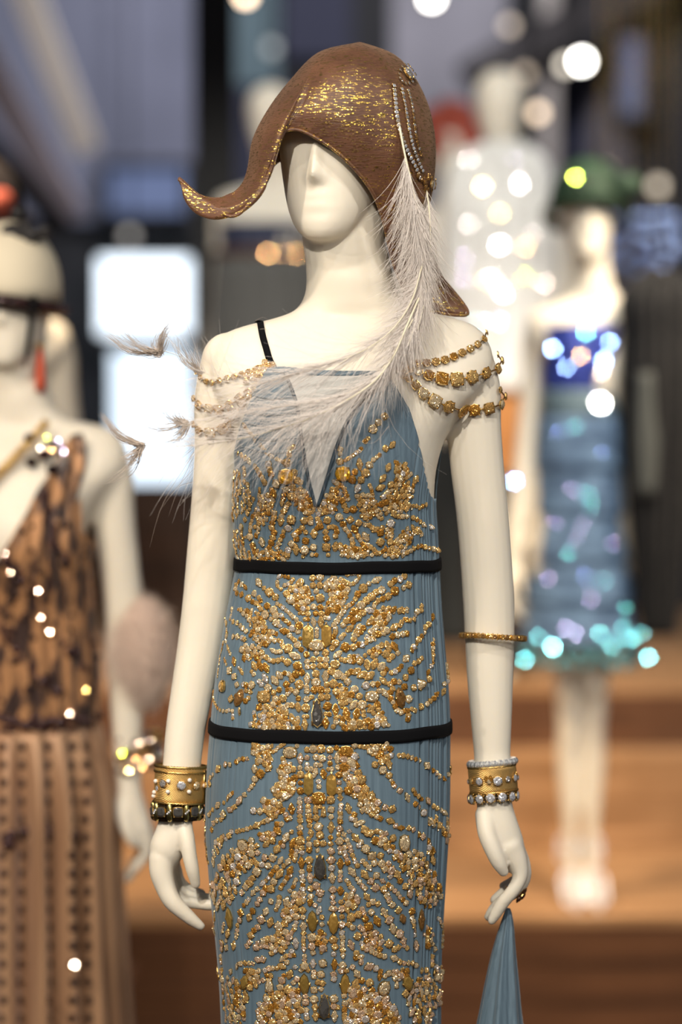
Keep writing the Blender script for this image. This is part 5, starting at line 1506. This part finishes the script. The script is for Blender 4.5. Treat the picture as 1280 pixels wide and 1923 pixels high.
for x, y, s, m in ((72, 1110, .0035, M_SEQL), (77, 1160, .0028, M_SEQL), (93, 1187, .0036, M_SEQL), (20, 1075, .002, M_SEQL), (161, 1297, .0036, M_SEQY), (131, 1341, .003, M_SEQL), (174, 1363, .0024, M_SEQY), (141, 1566, .0026, M_SEQV), (140, 1812, .006, M_SEQW), (10, 1040, .002, M_SEQL)):
    glint(dl, x, y, bl if y < 1380 else bs, YL - .12, s * (.75 if y < 1800 else .8), m, L_LEFT)
# bead sprays on the bodice
for pts in ([(10, 1050), (40, 1085), (72, 1110), (80, 1160), (93, 1190), (130, 1215), (160, 1260)], [(60, 900), (90, 960), (100, 1020), (130, 1060)], [(0, 1180), (30, 1230), (60, 1260), (110, 1300)]):
    for x, y, _ in smooth_path([(a, b, 0) for a, b in pts], 16): stud(bl, x + _g.normal(0, 4), y + _g.normal(0, 4), .0075, 'spray_bead', M_BEAD)
# shoulder brooch
br = empty('shoulder_brooch', P(95, 850, YL - .1), 'cluster brooch of violet and grey crystals on the bronze dress shoulder', 'brooch')
for k in range(22):
    x, y = 95 + _g.normal(0, 20), 850 + _g.normal(0, 15); l = bl.ray_cast(CAM, raydir(x, y), 8)[0] or P(x, y, YL - .08)
    v, f = ball(l, _g.uniform(.006, .011), nu=8, nv=5); mk('brooch_bead', v, f, [M_BEAD, M_GEM['dull'], M_STUD][k % 3], br, False)
for x, y, m in ((110, 828, M_SEQV), (88, 822, M_SEQG), (97, 845, M_SEQO), (120, 848, M_SEQV), (75, 842, M_SEQW)): glint(br, x, y, None, YL - .13, .0018, m, L_LEFT, 'brooch_glint')
# pearl rope necklace
nk_ = empty('bead_necklace', P(40, 850, YL - .1), 'twisted rope of small gold beads round the neck of the bronze dress', 'necklace')
for k in range(60):
    t = k / 59; x = -30 + 118 * t + 3 * math.sin(k * 1.7); y = 912 - 120 * t**1.15 + 4 * math.cos(k * 1.7)
    v, f = ball(P(x, y, YL - .10 + .03 * t + .004 * math.sin(k)), .0052, nu=8, nv=6); mk('necklace_bead', v, f, M_GOLD, nk_)
# cap with dark band
ch = empty('beaded_cap', (cxl + .01, YL, sz(200)), 'cream cap with a dark beaded band and trailing ribbon', 'hat')
M_CREAM = mat('cream_felt', (.74, .66, .50), .7)
def capshell(cx, cy, cz, a, b, h, z0):
    R = []; th = np.linspace(0, 2*np.pi, 40, endpoint=False)
    for k in range(10):
        ph = math.pi / 2 * k / 9.5
        R.append(np.stack([cx + a * math.cos(ph) * np.cos(th), cy + b * math.cos(ph) * np.sin(th), np.full(40, cz + h * math.sin(ph))], 1))
    lo = R[0].copy(); lo[:, 2] = z0 + .02 * np.sin(th) * 0; R = [lo] + R
    return loft(R, True, True)
hx, hz = sx(634), sz(457)
v, f = capshell(hx, YL + .012, hz + .14, .090, .112, .115, hz + .115); mk('cap_crown', v, f, M_CREAM, ch)
th = np.linspace(0, 2*np.pi, 60); pb = np.stack([hx + .093 * np.cos(th), YL + .012 + .115 * np.sin(th), hz + .112 - .012 * np.cos(th)], 1)
v, f = tube(pb, .011, 8, .5, False); mk('dark_band', v, f, M_STUD, ch)
for k in range(26):
    t = 2*math.pi*k/26; v, f = ball((hx + .099 * math.cos(t), YL + .012 + .121 * math.sin(t), hz + .112 - .012 * math.cos(t)), .0055, nu=8, nv=5); mk('band_bead', v, f, [M_BEAD, M_GEM['garnet'] if 'garnet' in M_GEM else M_BEAD][k % 2], ch)
v, f = tube([tuple(P(64, 556, YL - .1)), tuple(P(58, 610, YL - .1)), tuple(P(52, 660, YL - .09)), tuple(P(46, 690, YL - .09))], [.006, .005, .005, .002], 8, .3); mk('trailing_ribbon', v, f, M_BLACK, ch)
v, f = ball(P(98, 578, YL - .02), .013, nu=10, nv=8); mk('gold_drop', v, f, M_GOLD, ch)
for k in range(9):
    v, f = ball(P(10 + 9 * k + _g.normal(0, 5), 418 + _g.normal(0, 14) + k * 2, YL - .05), .014, nu=8, nv=6); mk('black_rosette', v, f, mat('black_lace', (.015, .013, .014), .6) if k == 0 else bpy.data.materials['black_lace'], ch)
er = empty('tassel_earring', P(76, 690, YL), 'red tassel earring beside the neck of the bronze dress mannequin', 'earring')
v, f = tube([tuple(P(75, 655, YL - .03)), tuple(P(76, 680, YL - .03)), tuple(P(76, 715, YL - .03)), tuple(P(76, 735, YL - .03))], [.003, .007, .009, .008], 10); mk('tassel', v, f, mat('red_tassel', (.55, .08, .03), .5), er)
v, f = ball(P(75, 650, YL - .03), .006); mk('earring_stud', v, f, M_GOLD, er)
# fur cuff on the forearm
fc = empty('fur_cuff', P(264, 1330, YL), 'pale pink fur cuff on the forearm beside the bronze dress', 'fur cuff')
M_FUR = mat('pale_fur', (.62, .47, .39), .9, Sheen_Weight=.6); M_FUR2 = mat('pale_fur_hair', (.80, .66, .56), .8)
fcx, fcy = P(266, 1222, YL).x, YL + .012; fcz = P(266, 1222, YL).z
v, f = ball((fcx, fcy, fcz), .052, .050, .092, 28, 20); mk('fur_pad', v, f, M_FUR, fc)
for k in range(5200):
    u_, w_ = fr_.uniform(0, 2*math.pi), math.acos(fr_.uniform(-1, 1)); n = np.array([math.sin(w_) * math.cos(u_), math.sin(w_) * math.sin(u_), math.cos(w_)])
    p0 = np.array([fcx, fcy, fcz]) + n * [.050, .048, .090]; d = n + fr_.normal(0, .35, 3) + [0, 0, -.35]; Ln = fr_.uniform(.010, .020)
    hair(np.array([p0, p0 + d * Ln * .6, p0 + d * Ln + [0, 0, -.003]]), .0006)
flush('fur_hair', fc, M_FUR2)
# bracelets on that wrist
bb = empty('bead_cuff', P(262, 1410, YL), 'stacked bead bracelets below the fur cuff', 'bracelet')
for k in range(90):
    t = _g.uniform(0, 2*math.pi); hh = _g.uniform(-.032, .032)
    c = P(262, 1412, YL); v, f = ball((c.x + .036 * math.cos(t), YL + .034 * math.sin(t), c.z + hh), _g.uniform(.005, .008), nu=8, nv=5); mk('cuff_bead', v, f, [M_GEM['dull'], M_BEAD, M_GOLD][k % 3], bb, False)
for x, y, s, m in ((229, 1415, .0055, M_SEQG), (243, 1447, .005, M_SEQY), (255, 1425, .003, M_SEQO), (280, 1426, .003, M_SEQL), (262, 1395, .0025, M_SEQL), (285, 1390, .002, M_SEQL), (268, 1440, .0028, M_SEQO)):
    glint(bb, x, y, None, YL - .05, s * .6, m, L_LEFT, 'cuff_glint')

# ---- mannequin behind it, only the shoulder shows
pl2 = empty('grey_plinth', (P(-48, 790, 2.0).x, 2.0, FLOORZ), 'plinth behind the bronze dress', 'plinth')
mk('plinth_block', *box((pl2.location.x, 2.0, -.03), (.6, .6, .22)), M_WOODD, pl2, False); mk('plinth_cap', *box((pl2.location.x, 2.0, .085), (.64, .64, .02)), M_WOODD, pl2, False)
m2 = other(-48, 2.0, .095, 'cream mannequin whose bare shoulder shows behind the bronze dress')
d2 = empty('dark_gown', m2.location, 'dark gown on the mannequin behind the bronze dress', 'dress'); M_DKG = mat('dark_velvet', (.02, .014, .016), .8)
def std_gown(par, o, m, l=1500, top_py=840, amp=.004, flare=.0, nf=24, b=1.0):
    x, y, z = o.location; Z = lambda py: z + (2744 - py) * PX
    R = [(top_py, .152, .106), (940, .142, .112), (1060, .140, .10), (1200, .152, .108), (1360, .166, .124), (1500, .170, .13), (1700, .168 + flare*.3, .13 + flare*.3), (2000, .168 + flare*.6, .13 + flare*.6), (2735, .17 + flare, .14 + flare)]
    R = [(Z(p), a, c) for p, a, c in R if p < l]; R.append((Z(l), .165 + flare * (l - 1500) / 1235, .13 + flare * (l - 1500) / 1235))
    return garment('gown_cloth', x - .002, y, R, m, par, None, 200, lambda q: amp, nf, 50, 8)
std_gown(d2, m2, M_DKG, 2735, 860, .004, .05)
rh = empty('black_turban', (m2.location.x, 2.0, 1.70), 'black turban with a red flower behind the cream cap', 'hat')
M_RED = noise_col(mat('red_felt', (.4, .07, .04), .8), (.30, .05, .03), (.45, .09, .05), (30, 30, 30))
cx2 = m2.location.x + .008; cz2 = .095 + (2744 - 457) * PX
v, f = capshell(cx2, 2.012, cz2 + .13, .098, .118, .13, cz2 + .10); mk('turban_crown', v, f, M_DKG, rh)
v, f = tube(np.stack([cx2 + .095 * np.cos(th), 2.012 + .115 * np.sin(th), np.full(60, cz2 + .11)], 1), .022, 10, 1, False); mk('turban_roll', v, f, M_DKG, rh)
v, f = ball((P(0, 380, 1.9).x, 1.9, P(0, 380, 1.9).z), .03); mk('red_flower', v, f, M_RED, rh)

# ---- mannequin in the blue fringed dress
YB = 2.72
mb = other(1096, YB, .165, 'cream mannequin in the blue fringed dress on the lowest step', slim=.86)
db = empty('fringed_dress', (mb.location.x, YB, .165), 'knee length blue fringed dress with turquoise bead hem', 'dress')
M_BF = mat('blue_fringe', (.07, .13, .26), .4, .2)
N, L, b = nodes(M_BF); tc = N.new('ShaderNodeTexCoord'); mp = N.new('ShaderNodeMapping'); mp.inputs['Scale'].default_value = (14, 14, 60); nz = N.new('ShaderNodeTexNoise'); nz.inputs['Scale'].default_value = 1; nz.inputs['Detail'].default_value = 4
cr = N.new('ShaderNodeValToRGB'); E = cr.color_ramp.elements; E[0].position = .35; E[1].position = .68; E[0].color = (.05, .09, .17, 1); E[1].color = (.19, .31, .48, 1)
L.new(tc.outputs['Object'], mp.inputs[0]); L.new(mp.outputs[0], nz.inputs['Vector']); L.new(nz.outputs[0], cr.inputs[0]); L.new(cr.outputs[0], b.inputs['Base Color'])
M_DB = noise_col(mat('royal_blue_sequins', (.03, .05, .3), .35, .3), (.015, .02, .10), (.06, .10, .55), (60, 60, 60))
M_BAND = mat('grey_blue_band', (.12, .18, .22), .5)
cxb = (P(1014, 790, YB).x + P(1168, 790, YB).x) / 2
bbod, bbv = garment('sequin_bodice', cxb, YB, rowpx(YB, [(612, 1014, 1166, .105), (660, 1013, 1167, .112), (735, 1013, 1168, .110)]), M_DB, db, None, 120, None, 1, 12)
mk_b, _ = garment('grey_band', cxb, YB, rowpx(YB, [(733, 1012, 1169, .112), (785, 1012, 1169, .112)]), M_BAND, db, None, 120, None, 1, 6)
tiers = [(783, 880), (872, 965), (957, 1050), (1042, 1130), (1122, 1205)]
W_ = lambda y: np.interp(y, [780, 900, 1000, 1100, 1205], [158, 162, 172, 186, 204])
fb = []
for k, (y0, y1) in enumerate(tiers):
    w0, w1 = W_(y0), W_(y1) + 8
    _, bv = garment('fringe_tier', cxb, YB, rowpx(YB, [(y0, 1091 - w0/2, 1091 + w0/2, .112 + .004*k), ((y0+y1)/2, 1091 - (w0+w1)/4, 1091 + (w0+w1)/4, .118 + .004*k), (y1, 1091 - w1/2, 1091 + w1/2, .124 + .004*k)]), M_BF, db, None, 260, lambda z: .0028, 70, 10, 20 + k)
    fb.append(bv)
M_TURQ = mat('turquoise_bead', (.10, .38, .46), .18, .35)
for k in range(84):
    t = 2*math.pi*k/84; a = 110 * P(1, 790, YB).x * 0 + .142; 
    x = cxb + (.142 + _g.normal(0, .004)) * math.cos(t); y = YB - (.142 + _g.normal(0, .004)) * math.sin(t); z = P(0, 1212, YB).z - _g.uniform(0, .045)
    v, f = ball((x, y, z), _g.uniform(.007, .011), nu=8, nv=6); mk('hem_bead', v, f, M_TURQ, db)
for x, y, s, m in ((1037, 1215, .011, M_SEQC), (1217, 1235, .0075, M_SEQC), (985, 1240, .0065, M_SEQC), (1185, 1200, .006, M_SEQC), (1125, 1190, .005, M_SEQC), (1080, 1190, .0045, M_SEQV), (1150, 1215, .005, M_SEQC), (1010, 1195, .004, M_SEQC), (1205, 1190, .004, M_SEQC), (1060, 1180, .004, M_SEQV), (1170, 1180, .004, M_SEQC)):
    glint(db, x, y, None, YB - .15, s * .55, m, L_BLUE, 'hem_sequin')
for x, y, s, m in ((1037, 655, .006, M_SEQB), (1145, 643, .005, M_SEQB), (1133, 678, .0065, M_SEQB), (1127, 757, .014, M_SEQW), (1090, 668, .004, M_SEQO), (1062, 690, .004, M_SEQB), (1100, 625, .004, M_SEQC), (1128, 700, .003, M_SEQL), (965, 903, .006, M_SEQB)):
    glint(db, x, y, bbv if x > 1000 else None, YB - .12, s, m, L_BLUE)
for x, y in ((1083, 800), (1045, 815), (1105, 925), (1130, 850), (1040, 980), (1092, 985), (1085, 1010), (1110, 950), (1028, 1085), (1095, 1080), (1135, 1090), (1108, 1125), (1175, 1140), (1065, 1040), (1150, 1020), (1070, 920)):
    glint(db, x, y, None, YB - .14, .0015, [M_SEQB, M_SEQV, M_SEQC][(x + y) % 3], L_BLUE)
gh = empty('green_cloche', (mb.location.x, YB, 1.75), 'dark green cloche with a bow on the blue dress mannequin', 'hat')
M_GREEN = noise_col(mat('green_felt', (.02, .07, .03), .7), (.006, .018, .009), (.022, .060, .028), (40, 40, 40))
hxb = mb.location.x + .008; hzb = .165 + (2744 - 457) * PX
v, f = capshell(hxb, YB + .014, hzb + .155, .096, .116, .105, hzb + .130); mk('cloche_crown', v, f, M_GREEN, gh)
thf = np.linspace(0, 2*np.pi, 60); v, f = tube(np.stack([hxb + .100 * np.cos(thf), YB + .014 + .118 * np.sin(thf), hzb + .120 - .035 * np.clip(np.sin(thf), -1, .6)], 1), .016, 10, 1, False); mk('cloche_brim', v, f, M_GREEN, gh)
for s_ in (-1, 1):
    v, f = ball((hxb + s_ * .055 + .03, YB - .09, hzb + .185), .04, .02, .028); mk('bow_loop', v, f, M_GREEN, gh)
glint(gh, 1080, 333, None, YB - .14, .0055, M_SEQG, L_BLUE, 'hat_sequin')
for sd, xx in (('l', 578), ('r', 658)):
    sh = empty('strappy_sandal', (mb.location.x + (xx - 622) * PX, YB - .04, .165), 'silver high heeled sandal on the foot under the blue fringed dress', 'shoe', 'silver sandals')
    bx = mb.location.x + (xx - 622) * PX; M_SIL = mat('silver_leather', (.72, .72, .78), .3, .4)
    pth = smooth_path([(bx, YB + .055, .235), (bx, YB + .0, .225), (bx, YB - .06, .185), (bx, YB - .16, .172)], 14); v, f = tube(pth, [.020]*5 + [.026]*9, 12, .25); mk('sole', v, f, M_SIL, sh)
    v, f = tube([(bx, YB + .055, .23), (bx, YB + .05, .2), (bx, YB + .05, .166)], [.012, .007, .006], 10); mk('heel', v, f, M_SIL, sh)
    for (yy, zz, rr_) in ((-.10, .195, .027), (-.06, .215, .028), (.03, .27, .026), (.02, .30, .024)):
        t_ = np.linspace(0, 2*np.pi, 24); v, f = tube(np.stack([bx + rr_ * np.cos(t_), YB + yy + .6 * rr_ * np.sin(t_), zz + rr_ * .9 * np.sin(t_)], 1), .0045, 8, 1, False); mk('strap', v, f, M_SIL, sh)

# ---- mannequin in the white sequined tunic
YW = 3.9
mw = other(932, YW, .60, 'pale mannequin in the white sequined tunic and ochre skirt')
dw = empty('white_tunic', (mw.location.x, YW, .6), 'white tunic covered with crystal sequins', 'dress')
M_WHITE = noise_col(mat('white_silk', (.85, .84, .80), .45), (.72, .71, .68), (.90, .89, .85), (12, 12, 12))
cxw = mw.location.x
tun, twv = garment('tunic_cloth', cxw + .01, YW, rowpx(YW, [(268, 905, 960, .07), (285, 872, 1002, .10), (330, 848, 1034, .12), (420, 838, 1046, .15), (600, 836, 1046, .16), (736, 846, 1024, .16)]), M_WHITE, dw, None, 200, lambda z: .006, 16, 30, 31)
for x, y, s, m in ((905, 350, .0085, M_SEQY), (975, 345, .0085, M_SEQW), (938, 400, .006, M_SEQY), (937, 460, .0105, M_SEQW), (985, 465, .006, M_SEQO), (925, 520, .005, M_SEQW), (945, 550, .010, M_SEQW), (985, 518, .006, M_SEQG), (1022, 532, .006, M_SEQL), (912, 526, .005, M_SEQY), (937, 603, .005, M_SEQV), (870, 485, .004, M_SEQV), (880, 300, .004, M_SEQW), (965, 300, .003, M_SEQV), (1000, 440, .004, M_SEQW), (880, 420, .004, M_SEQW), (900, 600, .004, M_SEQC), (868, 525, .004, M_SEQV)):
    glint(dw, x, y, twv, YW - .16, s * .62, m, L_WHITE)
dsk = empty('ochre_skirt', (cxw, YW, .6), 'ochre velvet skirt below the white tunic', 'skirt')
M_OCHRE = noise_col(mat('ochre_velvet', (.42, .17, .04), .7, Sheen_Weight=.4), (.30, .11, .025), (.48, .20, .05), (9, 9, 4))
garment('skirt_cloth', cxw + .02, YW, rowpx(YW, [(728, 862, 1016, .14), (800, 860, 1018, .145), (892, 872, 1012, .14)]), M_OCHRE, dsk, None, 160, lambda z: .008, 14, 16, 33)
garment('dark_underskirt', cxw + .02, YW, rowpx(YW, [(885, 874, 1008, .13), (1100, 880, 1002, .13), (1240, 884, 998, .13)]), M_DKG, dsk, None, 160, lambda z: .006, 14, 16, 34)

# ---- mannequin with the red hair
YR = 5.0
mr = other(842, YR, .60, 'pale mannequin with a red wig behind the brown hat')
wr = empty('red_wig', (mr.location.x, YR, 2.3), 'big dark red curled wig behind the brown hat', 'wig')
for k in range(46):
    a = _g.uniform(0, 2*math.pi); ph = _g.uniform(-.4, 1.5); c = (mr.location.x + .008 + .085 * math.cos(a) * math.cos(ph), YR + .03 + .095 * math.sin(a) * math.cos(ph), .60 + 2287*PX + .13 + .12 * math.sin(ph))
    if c[1] < YR - .02 and c[2] < .60 + 2287*PX + .12: continue
    v, f = ball(c, _g.uniform(.035, .05), nu=12, nv=8); mk('curl', v, f, M_RED, wr)
dr = empty('black_gown', (mr.location.x, YR, .6), 'black gown on the mannequin with the red wig', 'dress')
std_gown(dr, mr, mat('black_silk', (.012, .014, .012), .6), 2735, 900, .004, .05)

# ---- mannequin behind on the other side of the brown hat
YN = 4.2
mn = other(505, YN, .60, 'pale mannequin in the navy top beside the black column')
dn = empty('navy_dress', (mn.location.x, YN, .6), 'navy top with an orange crystal belt and grey skirt beside the black column', 'dress')
std_gown(dn, mn, mat('navy_cloth', (.018, .024, .06), .6), 1290, 760, .003, 0)
zz_ = lambda py: .6 + (2744 - py) * PX
v, f = tube(np.stack([mn.location.x + .168 * np.cos(thf), YN + .126 * np.sin(thf), np.full(60, P(0, 478, YN).z)], 1), .014, 8, 1, False); mk('belt', v, f, M_WOODD, dn)
for x, s in ((503, .0048), (560, .0036), (535, .0022)): glint(dn, x, 476, None, YN - .17, s, M_SEQO, L_BACK, 'belt_crystal')
garment('grey_skirt', mn.location.x, YN, [(P(0, 482, YN).z, .165, .125), (P(0, 600, YN).z, .185, .14), (zz_(2300), .22, .18)], mat('grey_cloth', (.10, .10, .095), .7), dn, None, 160, lambda z: .006, 16, 20, 36)

# ---- dark fur stole over the far arm of the blue dress
YC = 2.62
dc = empty('fur_stole', P(1230, 1180, YC), 'long dark fur stole hanging over the arm beside the blue fringed dress', 'stole')
M_COAT = noise_col(mat('black_fur', (.012, .012, .012), .9), (.004, .004, .005), (.016, .015, .015), (60, 60, 60))
M_COAT2 = mat('grey_lining', (.07, .075, .07), .7)
cst = P(1238, 790, YC).x
garment('stole_fur', cst, YC, rowpx(YC, [(508, 1205, 1255, .05), (530, 1184, 1288, .08), (640, 1172, 1306, .10), (900, 1182, 1300, .09), (1060, 1184, 1268, .07), (1190, 1190, 1246, .05)]), M_COAT, dc, None, 200, lambda z: .006, 18, 40, 41)
garment('stole_lining', P(1206, 790, YC).x, YC - .075, rowpx(YC, [(700, 1190, 1222, .03), (800, 1182, 1230, .035), (930, 1190, 1222, .03)]), M_COAT2, dc, None, 120, lambda z: .002, 10, 12, 43)
for x, y, s in ((1190, 470, .010), (1222, 440, .009), (1222, 470, .011), (1240, 505, .010), (1272, 440, .011), (1205, 500, .007), (1170, 475, .007)): pass
hz_ = empty('hanging_crystals', P(1225, 440, 4.6), 'strings of blue crystals hanging behind the green cloche', 'ornament')
for k, (x, l) in enumerate(((1128, 505), (1150, 500), (1172, 500), (1200, 515), (1216, 530), (1232, 528), (1250, 505), (1272, 480))):
    t0 = P(x, 395, 4.6); t1 = P(x + 4, l, 4.6)
    v, f = tube([(t0.x, 4.6, 5.0), tuple(t0), tuple(t1)], .0015, 5); mk('string', v, f, M_GOLD, hz_)
    for q in range(4):
        yy = 410 + (l - 415) * q / 3; v, f = ball(P(x + _g.normal(0, 4), yy, 4.6), .016, .016, .022, 8, 6); mk('crystal_drop', v, f, bpy.data.materials.get('ice_blue_crystal') or mat('ice_blue_crystal', (.42, .55, .92), .25, .5), hz_, False)
spot('crystal_spotlight', (1.4, 2.6, 4.6), P(1210, 460, 4.6), 220, (.85, .92, 1), 30, .08)
